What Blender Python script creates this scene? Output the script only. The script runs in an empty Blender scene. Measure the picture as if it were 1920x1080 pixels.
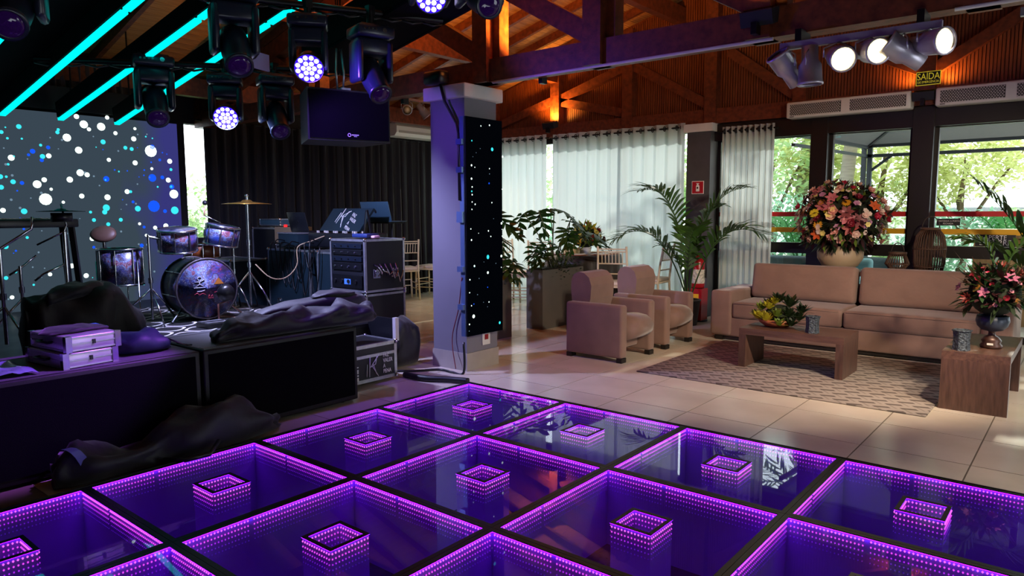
import bpy, bmesh, math, random
from mathutils import Vector, Matrix, Euler
random.seed(7)
SC = bpy.context.scene
COL = SC.collection
PI = math.pi

# ---------------------------------------------------------------- camera, sky, sun, exposure
def make_camera():
    yaw, pitch, roll = -0.6879, -0.1065, -0.0034
    f = Vector((math.sin(yaw)*math.cos(pitch), math.cos(yaw)*math.cos(pitch), math.sin(pitch)))
    r = Vector((math.cos(yaw), -math.sin(yaw), 0)); u = r.cross(f)
    c, s = math.cos(roll), math.sin(roll)
    r2 = c*r + s*u; u2 = -s*r + c*u
    m = Matrix(((r2.x, u2.x, -f.x, 4.0674), (r2.y, u2.y, -f.y, -4.3618), (r2.z, u2.z, -f.z, 1.493), (0, 0, 0, 1)))
    cd = bpy.data.cameras.new('camera'); co = bpy.data.objects.new('camera', cd); COL.objects.link(co)
    co.matrix_world = m
    cd.sensor_width = 36; cd.lens = 1329.68/1920*36; cd.clip_start = 0.05; cd.clip_end = 300
    SC.camera = co
make_camera()

W = bpy.data.worlds.new('world'); SC.world = W; W.use_nodes = True
bg = W.node_tree.nodes['Background']; bg.inputs[0].default_value = (0.86, 0.94, 1.0, 1); bg.inputs[1].default_value = 5.0
sl = bpy.data.lights.new('sun', 'SUN'); sl.energy = 4.0; sl.angle = 0.02; sl.color = (1, .93, .8)
so = bpy.data.objects.new('sun', sl); COL.objects.link(so)
so.rotation_euler = Vector((-0.02, -0.88, -0.5)).to_track_quat('-Z', 'Y').to_euler()   # low sun beyond the garden
SC.view_settings.view_transform = 'Standard'; SC.view_settings.look = 'None'
SC.view_settings.exposure = 0.0; SC.view_settings.gamma = 1.0; SC.view_settings.use_curve_mapping = False
SC.cycles.sample_clamp_indirect = 4.0
SC.cycles.adaptive_threshold = .025
SC.cycles.max_bounces = 7; SC.cycles.diffuse_bounces = 3; SC.cycles.glossy_bounces = 3; SC.cycles.transparent_max_bounces = 12
SC.cycles.caustics_reflective = False; SC.cycles.caustics_refractive = False

# ---------------------------------------------------------------- mesh builder
def rotz(a): return Matrix.Rotation(a, 4, 'Z')
def align(d):
    """matrix whose +Z points along d"""
    return Vector(d).normalized().to_track_quat('Z', 'Y').to_matrix().to_4x4()
_RB = {}
class MB:
    def __init__(s): s.v = []; s.f = []; s.sm = []
    def add(s, vs, fs, sm=False, M=None):
        o = len(s.v)
        if M is not None: vs = [M @ Vector(q) for q in vs]
        s.v += [tuple(q) for q in vs]
        s.f += [tuple(i+o for i in f) for f in fs]; s.sm += [sm]*len(fs); return s
    def box(s, a, b, M=None):
        (x0, y0, z0), (x1, y1, z1) = a, b
        return s.add([(x0,y0,z0),(x1,y0,z0),(x1,y1,z0),(x0,y1,z0),(x0,y0,z1),(x1,y0,z1),(x1,y1,z1),(x0,y1,z1)],
            [(0,3,2,1),(4,5,6,7),(0,1,5,4),(1,2,6,5),(2,3,7,6),(3,0,4,7)], False, M)
    def cbox(s, c, d, M=None):
        return s.box([c[i]-d[i]/2 for i in range(3)], [c[i]+d[i]/2 for i in range(3)], M)
    def beam(s, p, q, w, h, up=(0,0,1)):
        p, q = Vector(p), Vector(q); d = (q-p); L = d.length; d.normalize()
        side = d.cross(Vector(up)).normalized(); u = side.cross(d)
        M = Matrix(((d.x, side.x, u.x, p.x), (d.y, side.y, u.y, p.y), (d.z, side.z, u.z, p.z), (0,0,0,1)))
        return s.box((0, -w/2, -h/2), (L, w/2, h/2), M)
    def rbox(s, a, b, r=.03, seg=3, M=None, puff=0, wr=0):
        """box with rounded edges; puff bulges the faces like a cushion"""
        bm = bmesh.new(); bmesh.ops.create_cube(bm, size=1)
        d = [b[i]-a[i] for i in range(3)]; c = [(a[i]+b[i])/2 for i in range(3)]
        for v in bm.verts: v.co = Vector((v.co[i]*d[i] for i in range(3)))
        bmesh.ops.bevel(bm, geom=bm.edges[:], offset=r, segments=seg, affect='EDGES', profile=.5)
        if puff:
            bmesh.ops.subdivide_edges(bm, edges=[e for e in bm.edges if e.calc_length() > .12], cuts=17 if wr else 7, use_grid_fill=True)
            for v in bm.verts:
                n = [max(0, 1-(2*v.co[i]/d[i])**2) for i in range(3)]
                k = min(range(3), key=lambda i: d[i])
                o = [i for i in range(3) if i != k]
                if wr:
                    p_, q_ = v.co[o[0]], v.co[o[1]]; ed = .35+.65*max(abs(2*p_/d[o[0]]), abs(2*q_/d[o[1]]))**2
                    v.co[k] += wr*ed*(math.sin(11*p_+17*q_+1.3*math.sin(9*q_))+.7*math.sin(23*p_-13*q_+2*math.sin(7*p_))+.5*math.sin(31*q_+5*p_))
                v.co[k] += math.copysign(puff*n[o[0]]**.5*n[o[1]]**.5, v.co[k])*min(1, abs(2*v.co[k]/d[k])*1.0)
        bm.verts.index_update()
        T = Matrix.Translation(c); T = (M @ T) if M is not None else T
        s.add([v.co.copy() for v in bm.verts], [[v.index for v in f.verts] for f in bm.faces], True, T); bm.free(); return s
    def cyl(s, p, q, r0, r1=None, n=12, caps=True):
        r1 = r0 if r1 is None else r1; p, q = Vector(p), Vector(q); R = align(q-p).to_3x3()
        vs = []; o = []
        for (c, r) in ((p, r0), (q, r1)):
            for k in range(n):
                a = 2*PI*k/n; vs.append(c + R @ Vector((r*math.cos(a), r*math.sin(a), 0)))
        s.add(vs, [(k, (k+1) % n, n+(k+1) % n, n+k) for k in range(n)], True)
        if caps: s.add(vs[:n], [tuple(range(n-1, -1, -1))]); s.add(vs[n:], [tuple(range(n))])
        return s
    def tube(s, pts, r, n=6, closed=False):
        pts = [Vector(q) for q in pts]; N = len(pts); vs = []; ref = None
        for i, c in enumerate(pts):
            if closed: t = pts[(i+1) % N]-pts[i-1]
            else: t = pts[min(i+1, N-1)]-pts[max(i-1, 0)]
            t.normalize()
            if ref is None: ref = t.orthogonal()
            ref = (ref - t*ref.dot(t)).normalized(); b = t.cross(ref)
            rr = r[i] if isinstance(r, (list, tuple)) else r
            for k in range(n):
                a = 2*PI*k/n; vs.append(c+rr*(math.cos(a)*ref+math.sin(a)*b))
        m = N if closed else N-1
        fs = [(i*n+k, i*n+(k+1) % n, ((i+1) % N)*n+(k+1) % n, ((i+1) % N)*n+k) for i in range(m) for k in range(n)]
        if not closed: fs += [tuple(range(n-1, -1, -1)), tuple((N-1)*n+k for k in range(n))]
        return s.add(vs, fs, True)
    def lathe(s, prof, n=20, M=None, sm=True, cap=True):
        vs = []; 
        for (r, z) in prof:
            for k in range(n):
                a = 2*PI*k/n; vs.append((r*math.cos(a), r*math.sin(a), z))
        fs = [(i*n+k, i*n+(k+1) % n, (i+1)*n+(k+1) % n, (i+1)*n+k) for i in range(len(prof)-1) for k in range(n)]
        if prof[0][0] > 1e-5 and cap: fs.append(tuple(range(n-1, -1, -1)))
        if prof[-1][0] > 1e-5 and cap: fs.append(tuple((len(prof)-1)*n+k for k in range(n)))
        return s.add(vs, fs, sm, M)
    def sph(s, c, r, n=10, m=6, sc=(1,1,1), M=None):
        pr = [(max(1e-6, math.sin(PI*i/m))*r, -math.cos(PI*i/m)*r) for i in range(m+1)]
        T = Matrix.Translation(c) @ Matrix.Diagonal((*sc, 1)); T = T if M is None else M @ T
        return s.lathe(pr, n, T)
    def prism(s, poly, h0, h1, M=None):
        """polygon in local xy, extruded in z"""
        n = len(poly); vs = [(x, y, h0) for x, y in poly]+[(x, y, h1) for x, y in poly]
        return s.add(vs, [tuple(range(n-1, -1, -1)), tuple(range(n, 2*n))]+[(i, (i+1) % n, n+(i+1) % n, n+i) for i in range(n)], False, M)
    def disc(s, c, nrm, r, n=12, sx=1):
        R = align(nrm).to_3x3(); c = Vector(c)
        return s.add([c+R @ Vector((r*sx*math.cos(2*PI*k/n), r*math.sin(2*PI*k/n), 0)) for k in range(n)], [tuple(range(n))])
    def grid(s, fn, nu, nv, sm=True):
        vs = [fn(i/nu, j/nv) for i in range(nu+1) for j in range(nv+1)]
        return s.add(vs, [(i*(nv+1)+j, (i+1)*(nv+1)+j, (i+1)*(nv+1)+j+1, i*(nv+1)+j+1) for i in range(nu) for j in range(nv)], sm)
    def mesh(s, name):
        me = bpy.data.meshes.new(name); me.from_pydata(s.v, [], s.f)
        me.polygons.foreach_set('use_smooth', s.sm); me.update(); return me
    def obj(s, name, m, parent=None, loc=None, rot=None):
        me = s.mesh(name); me.materials.append(m); return mobj(name, me, parent, loc, rot)
def mobj(name, me, parent=None, loc=None, rot=None):
    o = bpy.data.objects.new(name, me); COL.objects.link(o); o.parent = parent
    if loc: o.location = loc
    if rot is not None: o.rotation_euler = rot
    return o
def tag(o, label, cat, group=None):
    o['label'] = label; o['category'] = cat
    if group: o['group'] = group
    return o
def thing(name, label, cat, loc=(0,0,0), rz=0, group=None):
    o = bpy.data.objects.new(name, None); COL.objects.link(o); o.empty_display_size = .1
    o.location = loc; o.rotation_euler = (0, 0, rz); return tag(o, label, cat, group)
def struct(o, label=None):
    o['kind'] = 'structure'
    if label: o['label'] = label
    return o
def sempty(name, label=None):
    o = bpy.data.objects.new(name, None); COL.objects.link(o); return struct(o, label)
def stuff(o): o['kind'] = 'stuff'; return o
def dup(root, loc, rz=None, label=None, group=None):
    def cp(o, par):
        c = o.copy(); COL.objects.link(c); c.parent = par
        for ch in o.children: cp(ch, c)
        return c
    r = cp(root, None); r.location = loc
    if rz is not None: r.rotation_euler = (0, 0, rz)
    if label: r['label'] = label
    if group: r['group'] = group
    return r
def text(name, body, size, m, parent, M, depth=.0012, sx=1, align_x='CENTER'):
    c = bpy.data.curves.new(name, 'FONT'); c.body = body; c.size = size; c.align_x = align_x; c.align_y = 'CENTER'; c.extrude = depth; c.resolution_u = 3
    o = bpy.data.objects.new(name, c); COL.objects.link(o)
    dg = bpy.context.evaluated_depsgraph_get(); me = bpy.data.meshes.new_from_object(o.evaluated_get(dg)); me.name = name
    bpy.data.objects.remove(o)
    me.transform(M @ Matrix.Diagonal((sx, 1, 1, 1))); me.materials.clear(); me.materials.append(m)
    return mobj(name, me, parent)
def sp(pts, S=6):
    """smooth curve through points"""
    P = [Vector(q) for q in pts]; N = len(P); o = []
    for i in range(N-1):
        p0, p1, p2, p3 = P[max(i-1, 0)], P[i], P[i+1], P[min(i+2, N-1)]
        for k in range(S): f = k/S; o.append(.5*((2*p1)+(p2-p0)*f+(2*p0-5*p1+4*p2-p3)*f*f+(3*p1-p0-3*p2+p3)*f**3))
    return o+[P[-1]]
def facing(p, n, up=(0,0,1)):
    """matrix for flat print: local x right, y up, z out along n, as seen from the side n points to"""
    n = Vector(n).normalized(); x = Vector(up).cross(n).normalized(); y = n.cross(x)
    return Matrix(((x.x, y.x, n.x, p[0]), (x.y, y.y, n.y, p[1]), (x.z, y.z, n.z, p[2]), (0,0,0,1)))

# ---------------------------------------------------------------- materials
def lin(h):
    h = h.lstrip('#'); o = []
    for i in (0, 2, 4):
        c = int(h[i:i+2], 16)/255; o.append(c/12.92 if c < .04045 else ((c+.055)/1.055)**2.4)
    return (*o, 1)
MAT = {}
def nt_new(name):
    m = bpy.data.materials.new(name); m.use_nodes = True; return m, m.node_tree, m.node_tree.nodes['Principled BSDF']
def mat(name, col, rough=.5, metal=0, var=0, scale=6, bump=0, bscale=60, emit=None, es=0, stretch=(1,1,1), col2=None, sheen=0, detail=3, spec=.5, rvar=0):
    m, nt, b = nt_new(name); N = nt.nodes; L = nt.links
    c = lin(col); b.inputs['Base Color'].default_value = c; b.inputs['Roughness'].default_value = rough; b.inputs['Metallic'].default_value = metal
    b.inputs['Specular IOR Level'].default_value = spec
    if sheen: b.inputs['Sheen Weight'].default_value = sheen
    if emit: b.inputs['Emission Color'].default_value = lin(emit); b.inputs['Emission Strength'].default_value = es
    if var or bump or col2 or rvar:
        tc = N.new('ShaderNodeTexCoord'); mp = N.new('ShaderNodeMapping'); mp.inputs['Scale'].default_value = stretch
        L.new(tc.outputs['Object'], mp.inputs[0])
        nz = N.new('ShaderNodeTexNoise'); nz.inputs['Scale'].default_value = scale; nz.inputs['Detail'].default_value = detail; L.new(mp.outputs[0], nz.inputs[0])
        if var or col2:
            r = N.new('ShaderNodeValToRGB'); r.color_ramp.elements[0].position = .3; r.color_ramp.elements[1].position = .7
            a = [max(0, q*(1-var)) for q in c[:3]]; d = lin(col2)[:3] if col2 else [min(1, q*(1+var)) for q in c[:3]]
            r.color_ramp.elements[0].color = (*a, 1); r.color_ramp.elements[1].color = (*d, 1)
            L.new(nz.outputs[0], r.inputs[0]); L.new(r.outputs[0], b.inputs['Base Color'])
        if rvar:
            mr = N.new('ShaderNodeMapRange'); mr.inputs[3].default_value = max(0, rough-rvar); mr.inputs[4].default_value = rough+rvar
            L.new(nz.outputs[0], mr.inputs[0]); L.new(mr.outputs[0], b.inputs['Roughness'])
        if bump:
            n2 = N.new('ShaderNodeTexNoise'); n2.inputs['Scale'].default_value = bscale; n2.inputs['Detail'].default_value = 3; L.new(mp.outputs[0], n2.inputs[0])
            bp = N.new('ShaderNodeBump'); bp.inputs['Strength'].default_value = bump; bp.inputs['Distance'].default_value = .02
            L.new(n2.outputs[0], bp.inputs['Height']); L.new(bp.outputs[0], b.inputs['Normal'])
    MAT[name] = m; return m
def emis(name, col, s, sample=True):
    m = bpy.data.materials.new(name); m.use_nodes = True; nt = m.node_tree; nt.nodes.clear()
    e = nt.nodes.new('ShaderNodeEmission'); e.inputs[0].default_value = lin(col); e.inputs[1].default_value = s
    o = nt.nodes.new('ShaderNodeOutputMaterial'); nt.links.new(e.outputs[0], o.inputs[0])
    if not sample: m.cycles.emission_sampling = 'NONE'
    MAT[name] = m; return m
def wood(name, a, b, stretch, rough=.45, scale=3):
    return mat(name, a, rough, var=.3, col2=b, scale=scale, stretch=stretch, detail=5, bump=.08, bscale=12)
def glassmix(name, fac, rough, tint=(1,1,1,1), fres=.0):
    m = bpy.data.materials.new(name); m.use_nodes = True; nt = m.node_tree; nt.nodes.clear(); N = nt.nodes; L = nt.links
    t = N.new('ShaderNodeBsdfTransparent'); t.inputs[0].default_value = tint
    g = N.new('ShaderNodeBsdfGlossy'); g.inputs['Roughness'].default_value = rough
    lw = N.new('ShaderNodeLayerWeight'); lw.inputs[0].default_value = .35
    ma = N.new('ShaderNodeMath'); ma.operation = 'MULTIPLY_ADD'; ma.inputs[1].default_value = fres; ma.inputs[2].default_value = fac
    L.new(lw.outputs['Fresnel'], ma.inputs[0])
    mx = N.new('ShaderNodeMixShader'); L.new(ma.outputs[0], mx.inputs[0]); L.new(t.outputs[0], mx.inputs[1]); L.new(g.outputs[0], mx.inputs[2])
    o = N.new('ShaderNodeOutputMaterial'); L.new(mx.outputs[0], o.inputs[0]); MAT[name] = m; return m
def cloth(name, col, trans, fac=.5, bump=.0):
    """thin woven cloth that lets daylight through"""
    m = bpy.data.materials.new(name); m.use_nodes = True; nt = m.node_tree; nt.nodes.clear(); N = nt.nodes; L = nt.links
    d = N.new('ShaderNodeBsdfDiffuse'); d.inputs[0].default_value = lin(col)
    t = N.new('ShaderNodeBsdfTranslucent'); t.inputs[0].default_value = lin(trans)
    mx = N.new('ShaderNodeMixShader'); mx.inputs[0].default_value = fac; L.new(d.outputs[0], mx.inputs[1]); L.new(t.outputs[0], mx.inputs[2])
    o = N.new('ShaderNodeOutputMaterial'); L.new(mx.outputs[0], o.inputs[0]); MAT[name] = m; return m

BLACK = mat('black_metal', '#0c0c0f', .4, .3)
BLACKP = mat('black_plastic', '#0e0f13', .38, var=.2, scale=30)
CHROME = mat('chrome', '#c8ccd2', .16, 1)
ALU = mat('aluminium', '#b9bcc2', .35, .85, var=.15, scale=25)
BEAMW = wood('roof_timber', '#5e2a18', '#7d3d22', (6, 6, 6))
WALLW = wood('wall_timber', '#6b3218', '#8a4724', (20, 20, 1.5))
PLANKW = wood('plank_timber', '#a56a3c', '#c48a52', (14, 1, 14))
WHITE = mat('white_paint', '#d8d4cc', .5, var=.06)
GREYW = mat('grey_paint', '#5c5a5c', .6, var=.12, scale=3)
DARKFR = mat('dark_bronze_frame', '#1c1512', .4, .2)
def light(name, kind, loc, energy, col, parent=None, aim=None, size=.1, spot=60, blend=.4):
    l = bpy.data.lights.new(name, kind); l.energy = energy; l.color = col
    if kind == 'SPOT': l.spot_size = math.radians(spot); l.spot_blend = blend; l.shadow_soft_size = size
    elif kind == 'POINT': l.shadow_soft_size = size
    elif kind == 'AREA': l.size = size
    o = bpy.data.objects.new(name, l); COL.objects.link(o); o.parent = parent; o.location = loc
    if aim is not None: o.rotation_euler = Vector(aim).to_track_quat('-Z', 'Y').to_euler()
    return o
# ================================================================ THE ROOM
XL, YB, XR, YF = -5.7, 5.3, 7.5, -8.5
def roofz(x): return 3.15+.27*(x-XL) if x < 3.5 else 3.15+.27*(3.5-XL)-.27*(x-3.5)
# floor: slab round the pit of the light floor, and single porcelain tiles
TILE = mat('porcelain_tile', '#d6cab6', .16, var=.07, scale=2.2, detail=6, col2='#dfd4c2', rvar=.06)
GROUT = mat('grout', '#6a5f50', .8)
b = MB()
for x0, x1, y0, y1 in ((XL-.2, 0, YF, YB+.15), (5, XR, YF, YB+.15), (0, 5, 0, YB+.15), (0, 5, YF, -5)):
    b.box((x0, y0, -.45), (x1, y1, -.002))
floor = struct(b.obj('floor', GROUT), 'beige porcelain tile floor')
tm = {}
for i in range(-10, 9):
    for j in range(-14, 9):
        x0, x1 = -.015+.6*i, -.015+.6*(i+1); y0, y1 = .475+.6*j, .475+.6*(j+1)
        x0 = max(x0, XL); y1 = min(y1, YB)
        if x1 < -1.3 and y1 < -.6: continue
        if y1 < -2.6 or (x0 > -.05 and y1 <= .01) or x0 > 4.9: continue
        if y0 < 0 and x1 > 0:
            if x0 < -.02 and y1 < 0: x1 = -.045
            else: y0 = .045
        if x1-x0 < .03 or y1-y0 < .03: continue
        w, h = round(x1-x0-.008, 3), round(y1-y0-.008, 3)
        if (w, h) not in tm:
            me = MB().add([(-w/2,-h/2,0),(w/2,-h/2,0),(w/2,h/2,0),(-w/2,h/2,0),(-w/2,-h/2,-.008),(w/2,-h/2,-.008),(w/2,h/2,-.008),(-w/2,h/2,-.008)],
                [(0,1,2,3),(0,4,5,1),(1,5,6,2),(2,6,7,3),(3,7,4,0)]).mesh('tile'); me.materials.append(TILE); tm[(w, h)] = me
        mobj('tile', tm[(w, h)], floor, ((x0+x1)/2, (y0+y1)/2, 0))
# ceiling: boards along the slope, rafters, purlins
ceil = sempty('ceiling', 'sloping timber board ceiling on rafters and purlins')
n = 76; x0 = XL-.2; wx = (3.5-x0)/n
me = MB().add([(0, YF, 0), (wx-.007, YF, (wx-.007)*.27), (wx-.007, YB+.15, (wx-.007)*.27), (0, YB+.15, 0), (0, YF, .02), (wx-.007, YF, .02+(wx-.007)*.27), (wx-.007, YB+.15, .02+(wx-.007)*.27), (0, YB+.15, .02)],
    [(0,3,2,1),(4,5,6,7),(0,1,5,4),(1,2,6,5),(2,3,7,6),(3,0,4,7)]).mesh('plank'); me.materials.append(PLANKW)
for k in range(n): mobj('plank', me, ceil, (x0+k*wx, 0, roofz(x0+k*wx)))
ROOF = mat('roof_underlay', '#20120c', .9)
b = MB(); b.add([(x0, YF, roofz(x0)+.03), (3.5, YF, roofz(3.5)+.03), (3.5, YB+.15, roofz(3.5)+.03), (x0, YB+.15, roofz(x0)+.03), (XR+.2, YF, roofz(XR)+.0), (XR+.2, YB+.15, roofz(XR))],
    [(0,1,2,3),(1,4,5,2)]); b.obj('roof_underlay', ROOF, ceil)
y = YF+.3
while y < YB:
    MB().beam((x0, y, roofz(x0)-.06), (3.5, y, roofz(3.5)-.06), .055, .11).obj('rafter', BEAMW, ceil); y += .52
for x in (-5.0, -2.84, -.7, 1.4, 3.4):
    MB().box((x-.06, YF, roofz(x)-.36), (x+.06, YB, roofz(x)-.13)).obj('purlin', BEAMW, ceil)
# back wall: timber gable above the windows
b = MB(); b.prism([(XL-.2, 2.68), (XR, 2.68), (XR, roofz(XR)), (3.5, roofz(3.5)), (XL-.2, roofz(XL-.2))], -.02, .1, Matrix(((1,0,0,0),(0,0,1,YB+.04),(0,1,0,0),(0,0,0,1))))
wb = struct(b.obj('wall_back', WALLW), 'timber boarded gable wall over the windows')
b = MB(); x = -4.6
while x < 4.4:
    b.box((x, YB-.005, 2.88), (x+.026, YB+.03, roofz(x)-.03)); x += .036
stuff(b.obj('board_strip', WALLW, wb))
t1 = sempty('trim_1', 'timber truss standing against the gable wall')
MB().box((XL, YB-.13, 2.71), (XR, YB-.005, 2.91)).obj('lower_chord', BEAMW, t1)
for x in (-4.2, -2.84, -1.5, -.18, 1.02, 2.45, 3.75):
    MB().box((x-.085, YB-.16, 2.72), (x+.085, YB-.01, roofz(x)-.1)).obj('post', BEAMW, t1)
for xa, za, xb, zb in ((-4.1, 2.98, -2.9, 3.3), (-2.78, 3.3, -1.56, 3.66), (-2.78, 3.26, -1.56, 2.98), (-1.44, 3.66, -.24, 2.98), (.05, 3.66, .96, 2.98), (1.6, 3.5, 2.38, 3.12), (2.52, 3.12, 3.7, 3.85)):
    MB().beam((xa, YB-.07, za), (xb, YB-.07, zb), .1, .13).obj('brace', BEAMW, t1)
# front truss over the column
t2 = sempty('trim_2', 'large timber truss crossing the room above the column')
YT = .67
MB().box((XL, YT-.08, 2.665), (XR, YT+.08, 2.865)).obj('lower_chord', BEAMW, t2)
for x in (-3.0, -.32, .88, 2.22, 3.5, 4.6):
    MB().box((x-.11, YT-.12, 2.665), (x+.06, YT+.12, roofz(x)-.2)).obj('post', BEAMW, t2)
    MB().box((x+.065, YT-.03, 2.87), (x+.14, YT+.1, roofz(x)-.2)).obj('post', BEAMW, t2)
    MB().beam((x-.1, YT, 2.93), (x-1.15, YT, 3.55), .12, .16).obj('brace', BEAMW, t2)
MB().beam((XL, YT, roofz(XL)-.24), (3.5, YT, roofz(3.5)-.24), .14, .2).obj('top_chord', BEAMW, t2)
b = MB(); b.cyl((-.2, YT-.1, 2.65), (2.3, YT-.1, 2.65), .012, n=8); b.cyl((3.35, YT-.1, 2.655), (6, YT-.1, 2.655), .012, n=8); b.obj('white_conduit', WHITE, t2)
# grey column
col = sempty('trim_3', 'square grey column with white cap and pale plinth')
COLP = mat('column_paint', '#75727a', .6, var=.08, scale=1.5)
MB().box((-.88, .45, .17), (-.44, .89, 2.53)).obj('shaft', COLP, col)
MB().rbox((-.93, .4, 2.53), (-.39, .94, 2.655), .012, 2).obj('capital', WHITE, col)
MB().box((-.89, .44, 0), (-.43, .9, .17)).obj('plinth', mat('plinth_tile', '#a39b92', .3, var=.08), col)
s = MB().box((-.44, .66, .22), (-.428, .77, .35)).obj('socket_plate', WHITE, col)
MB().box((-.43, .69, .27), (-.424, .74, .32)).obj('socket', mat('red_plastic', '#8e1c20', .4), s)
# side walls
DKW = mat('dark_wall', '#1b1512', .8, var=.15)
b = MB()
for y0, y1, z0, z1 in ((YF, .44, 0, 3.25), (.8, YB+.1, 0, 3.25), (.44, .8, 0, 1.15), (.44, .8, 2.72, 3.25)): b.box((XL-.15, y0, z0), (XL, y1, z1))
struct(b.obj('wall_left', DKW), 'dark wall behind the stage and black curtain')
b = MB(); b.prism([(YF, 0), (-.7, 0), (-.7, 2.4), (1.5, 2.4), (1.5, 0), (YB+.1, 0), (YB+.1, 4.6), (YF, 4.6)], 0, .15, Matrix(((0,0,1,XR),(1,0,0,0),(0,1,0,0),(0,0,0,1))))
struct(b.obj('wall_right', mat('side_wall', '#6d5c4a', .8)))
b = MB(); b.box((XL-.15, YF-.15, 0), (XR+.15, YF, 5.6)); struct(b.obj('wall_front', mat('rear_room_wall', '#4a3a30', .8)))
# windows of the back wall
GL = glassmix('window_glass', .03, .0, (.95, .98, .97, 1), .5)
def window(name, x0, x1, mull, label, rail=None, top=2.46):
    w = sempty(name, label)
    fr = MB(); fw = .05
    fr.box((x0, YB+.02, 0), (x0+fw, YB+.1, 2.7)); fr.box((x1-fw, YB+.02, 0), (x1, YB+.1, 2.7))
    fr.box((x0, YB+.02, top), (x1, YB+.1, 2.7)); fr.box((x0, YB+.02, 0), (x1, YB+.1, .07))
    for m in mull: fr.box((m-.035, YB+.02, 0), (m+.035, YB+.1, top))
    if rail: fr.box((x0, YB+.0, rail[0]), (x1, YB+.1, rail[1]))
    fr.obj('window_frame', DARKFR, w)
    ed = [x0+fw]+[q for m in mull for q in (m-.035, m+.035)]+[x1-fw]
    for k in range(0, len(ed), 2):
        zs = [(.07, top)] if not rail else [(.07, rail[0]), (rail[1], top)]
        for z0, z1 in zs: MB().box((ed[k], YB+.055, z0), (ed[k+1], YB+.063, z1)).obj('pane', GL, w)
    return w
window('window_1', -5.7, -.5, (-4.4, -2.86, -1.6), 'window wall behind the white curtains', top=2.62)
window('window_2', -.13, 1.18, (), 'tall window beside the grey pillar', (.94, 1.08))
window('window_3', 1.36, 2.33, (), 'tall window behind the round bouquet', (.94, 1.08))
window('door_1', 2.53, 4.6, (3.56,), 'glass exit door with push bar', (.94, 1.08))
window('window_4', 4.6, XR, (6,), 'window beyond the exit door')
for nme, x0, x1 in (('trim_4', 1.17, 1.37), ('trim_5', 2.32, 2.54)):
    MB_ = MB().box((x0, YB-.1, 0), (x1, YB+.12, 2.7)); struct(MB_.obj(nme, DARKFR), 'dark bronze post between the windows')
struct(MB().box((-.13, YB-.08, 2.47), (XR, YB+.02, 2.7)).obj('trim_6', DARKFR), 'dark lintel above the glass front')
p = sempty('trim_7', 'grey pillar with white cap at the window wall')
MB().box((-.49, YB-.2, 0), (-.14, YB+.12, 2.6)).obj('shaft', mat('grey_pillar', '#4b494b', .6, var=.1), p)
MB().box((-.53, YB-.24, 2.6), (-.1, YB+.1, 2.71)).obj('capital', WHITE, p)
# safety bands on the glass, signs
RED = mat('red_tape', '#d3141c', .5, emit='#d3141c', es=0); YEL = mat('yellow_tape', '#f0b400', .5)
for k, (x0, x1, w) in enumerate(((-.08, 1.13, 'left of the round bouquet'), (1.41, 2.28, 'behind the round bouquet'), (2.58, 3.5, 'on the exit door'), (3.6, 4.5, 'at the right end of the glass front'))):
    tag(MB().box((x0, YB+.045, 1.425), (x1, YB+.054, 1.485)).obj('safety_tape', RED), 'red safety tape across the glass '+w, 'tape', 'red bands on the glass front')
    tag(MB().box((x0, YB+.045, 1.215), (x1, YB+.054, 1.28)).obj('safety_tape', YEL), 'yellow safety tape across the glass '+w, 'tape', 'yellow bands on the glass front')
SB = mat('sign_black', '#0b0c0b', .5); SW = mat('sign_white', '#eeeeea', .5); SY = mat('sign_yellow', '#f5e642', .5, emit='#e8dc3c', es=.25)
def sign(name, label, x0, x1, z0, z1, y, m, lines, lm, border=None):
    s = thing(name, label, 'sign', ((x0+x1)/2, y, z0)); w = x1-x0; h = z1-z0
    if border: MB().box((-w/2, 0, 0), (w/2, .006, h)).obj('border', border, s); MB().box((-w/2+.008, -.002, .008), (w/2-.008, .002, h-.008)).obj('board', m, s)
    else: MB().box((-w/2, -.002, 0), (w/2, .006, h)).obj('board', m, s)
    for (tx, sz, zz, sx) in lines: text('lettering', tx, sz, lm, s, facing((0, -.003, zz), (0,-1,0)), sx=sx)
    return s
sign('exit_sign', 'black exit sign with yellow SAÍDA lettering on the timber post', 2.34, 2.59, 2.93, 3.085, YB-.17, mat('sign_green_black', '#10160c', .5), (('SAÍDA', .105, .095, .78), ('DE EMERGÊNCIA', .036, .035, .8)), SY, SY)
sign('door_sign', 'small black sign with white lettering below the red tape', 2.6, 2.84, 1.32, 1.4, YB+.04, SB, (('MANTENHA A PORTA', .026, .052, .9), ('FECHADA', .026, .022, .9)), SW)
sign('push_sign', 'black push sign reading EMPURRE on the glass door', 3.0, 3.38, 1.085, 1.22, YB+.035, SB, (('APERTE', .075, .1, .85), ('EMPURRE', .085, .042, .85)), SW)
s = sign('fire_extinguisher_sign', 'red fire extinguisher sign on the grey pillar', -.4, -.22, 1.74, 1.92, YB-.207, mat('sign_red', '#b01020', .5), (), SW, SW)
b = MB(); b.lathe([(0, 0), (.024, 0), (.026, .01), (.026, .075), (.012, .095), (.008, .105), (0, .105)], 12, Matrix.Translation((0, -.004, .035)) @ Matrix.Diagonal((1, .12, 1, 1))); b.box((-.02, -.006, .14), (.022, -.002, .15)); b.obj('pictogram', SW, s)
MB().disc((0, -.0085, .085), (0,-1,0), .014).obj('dot', SB, s)
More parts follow.
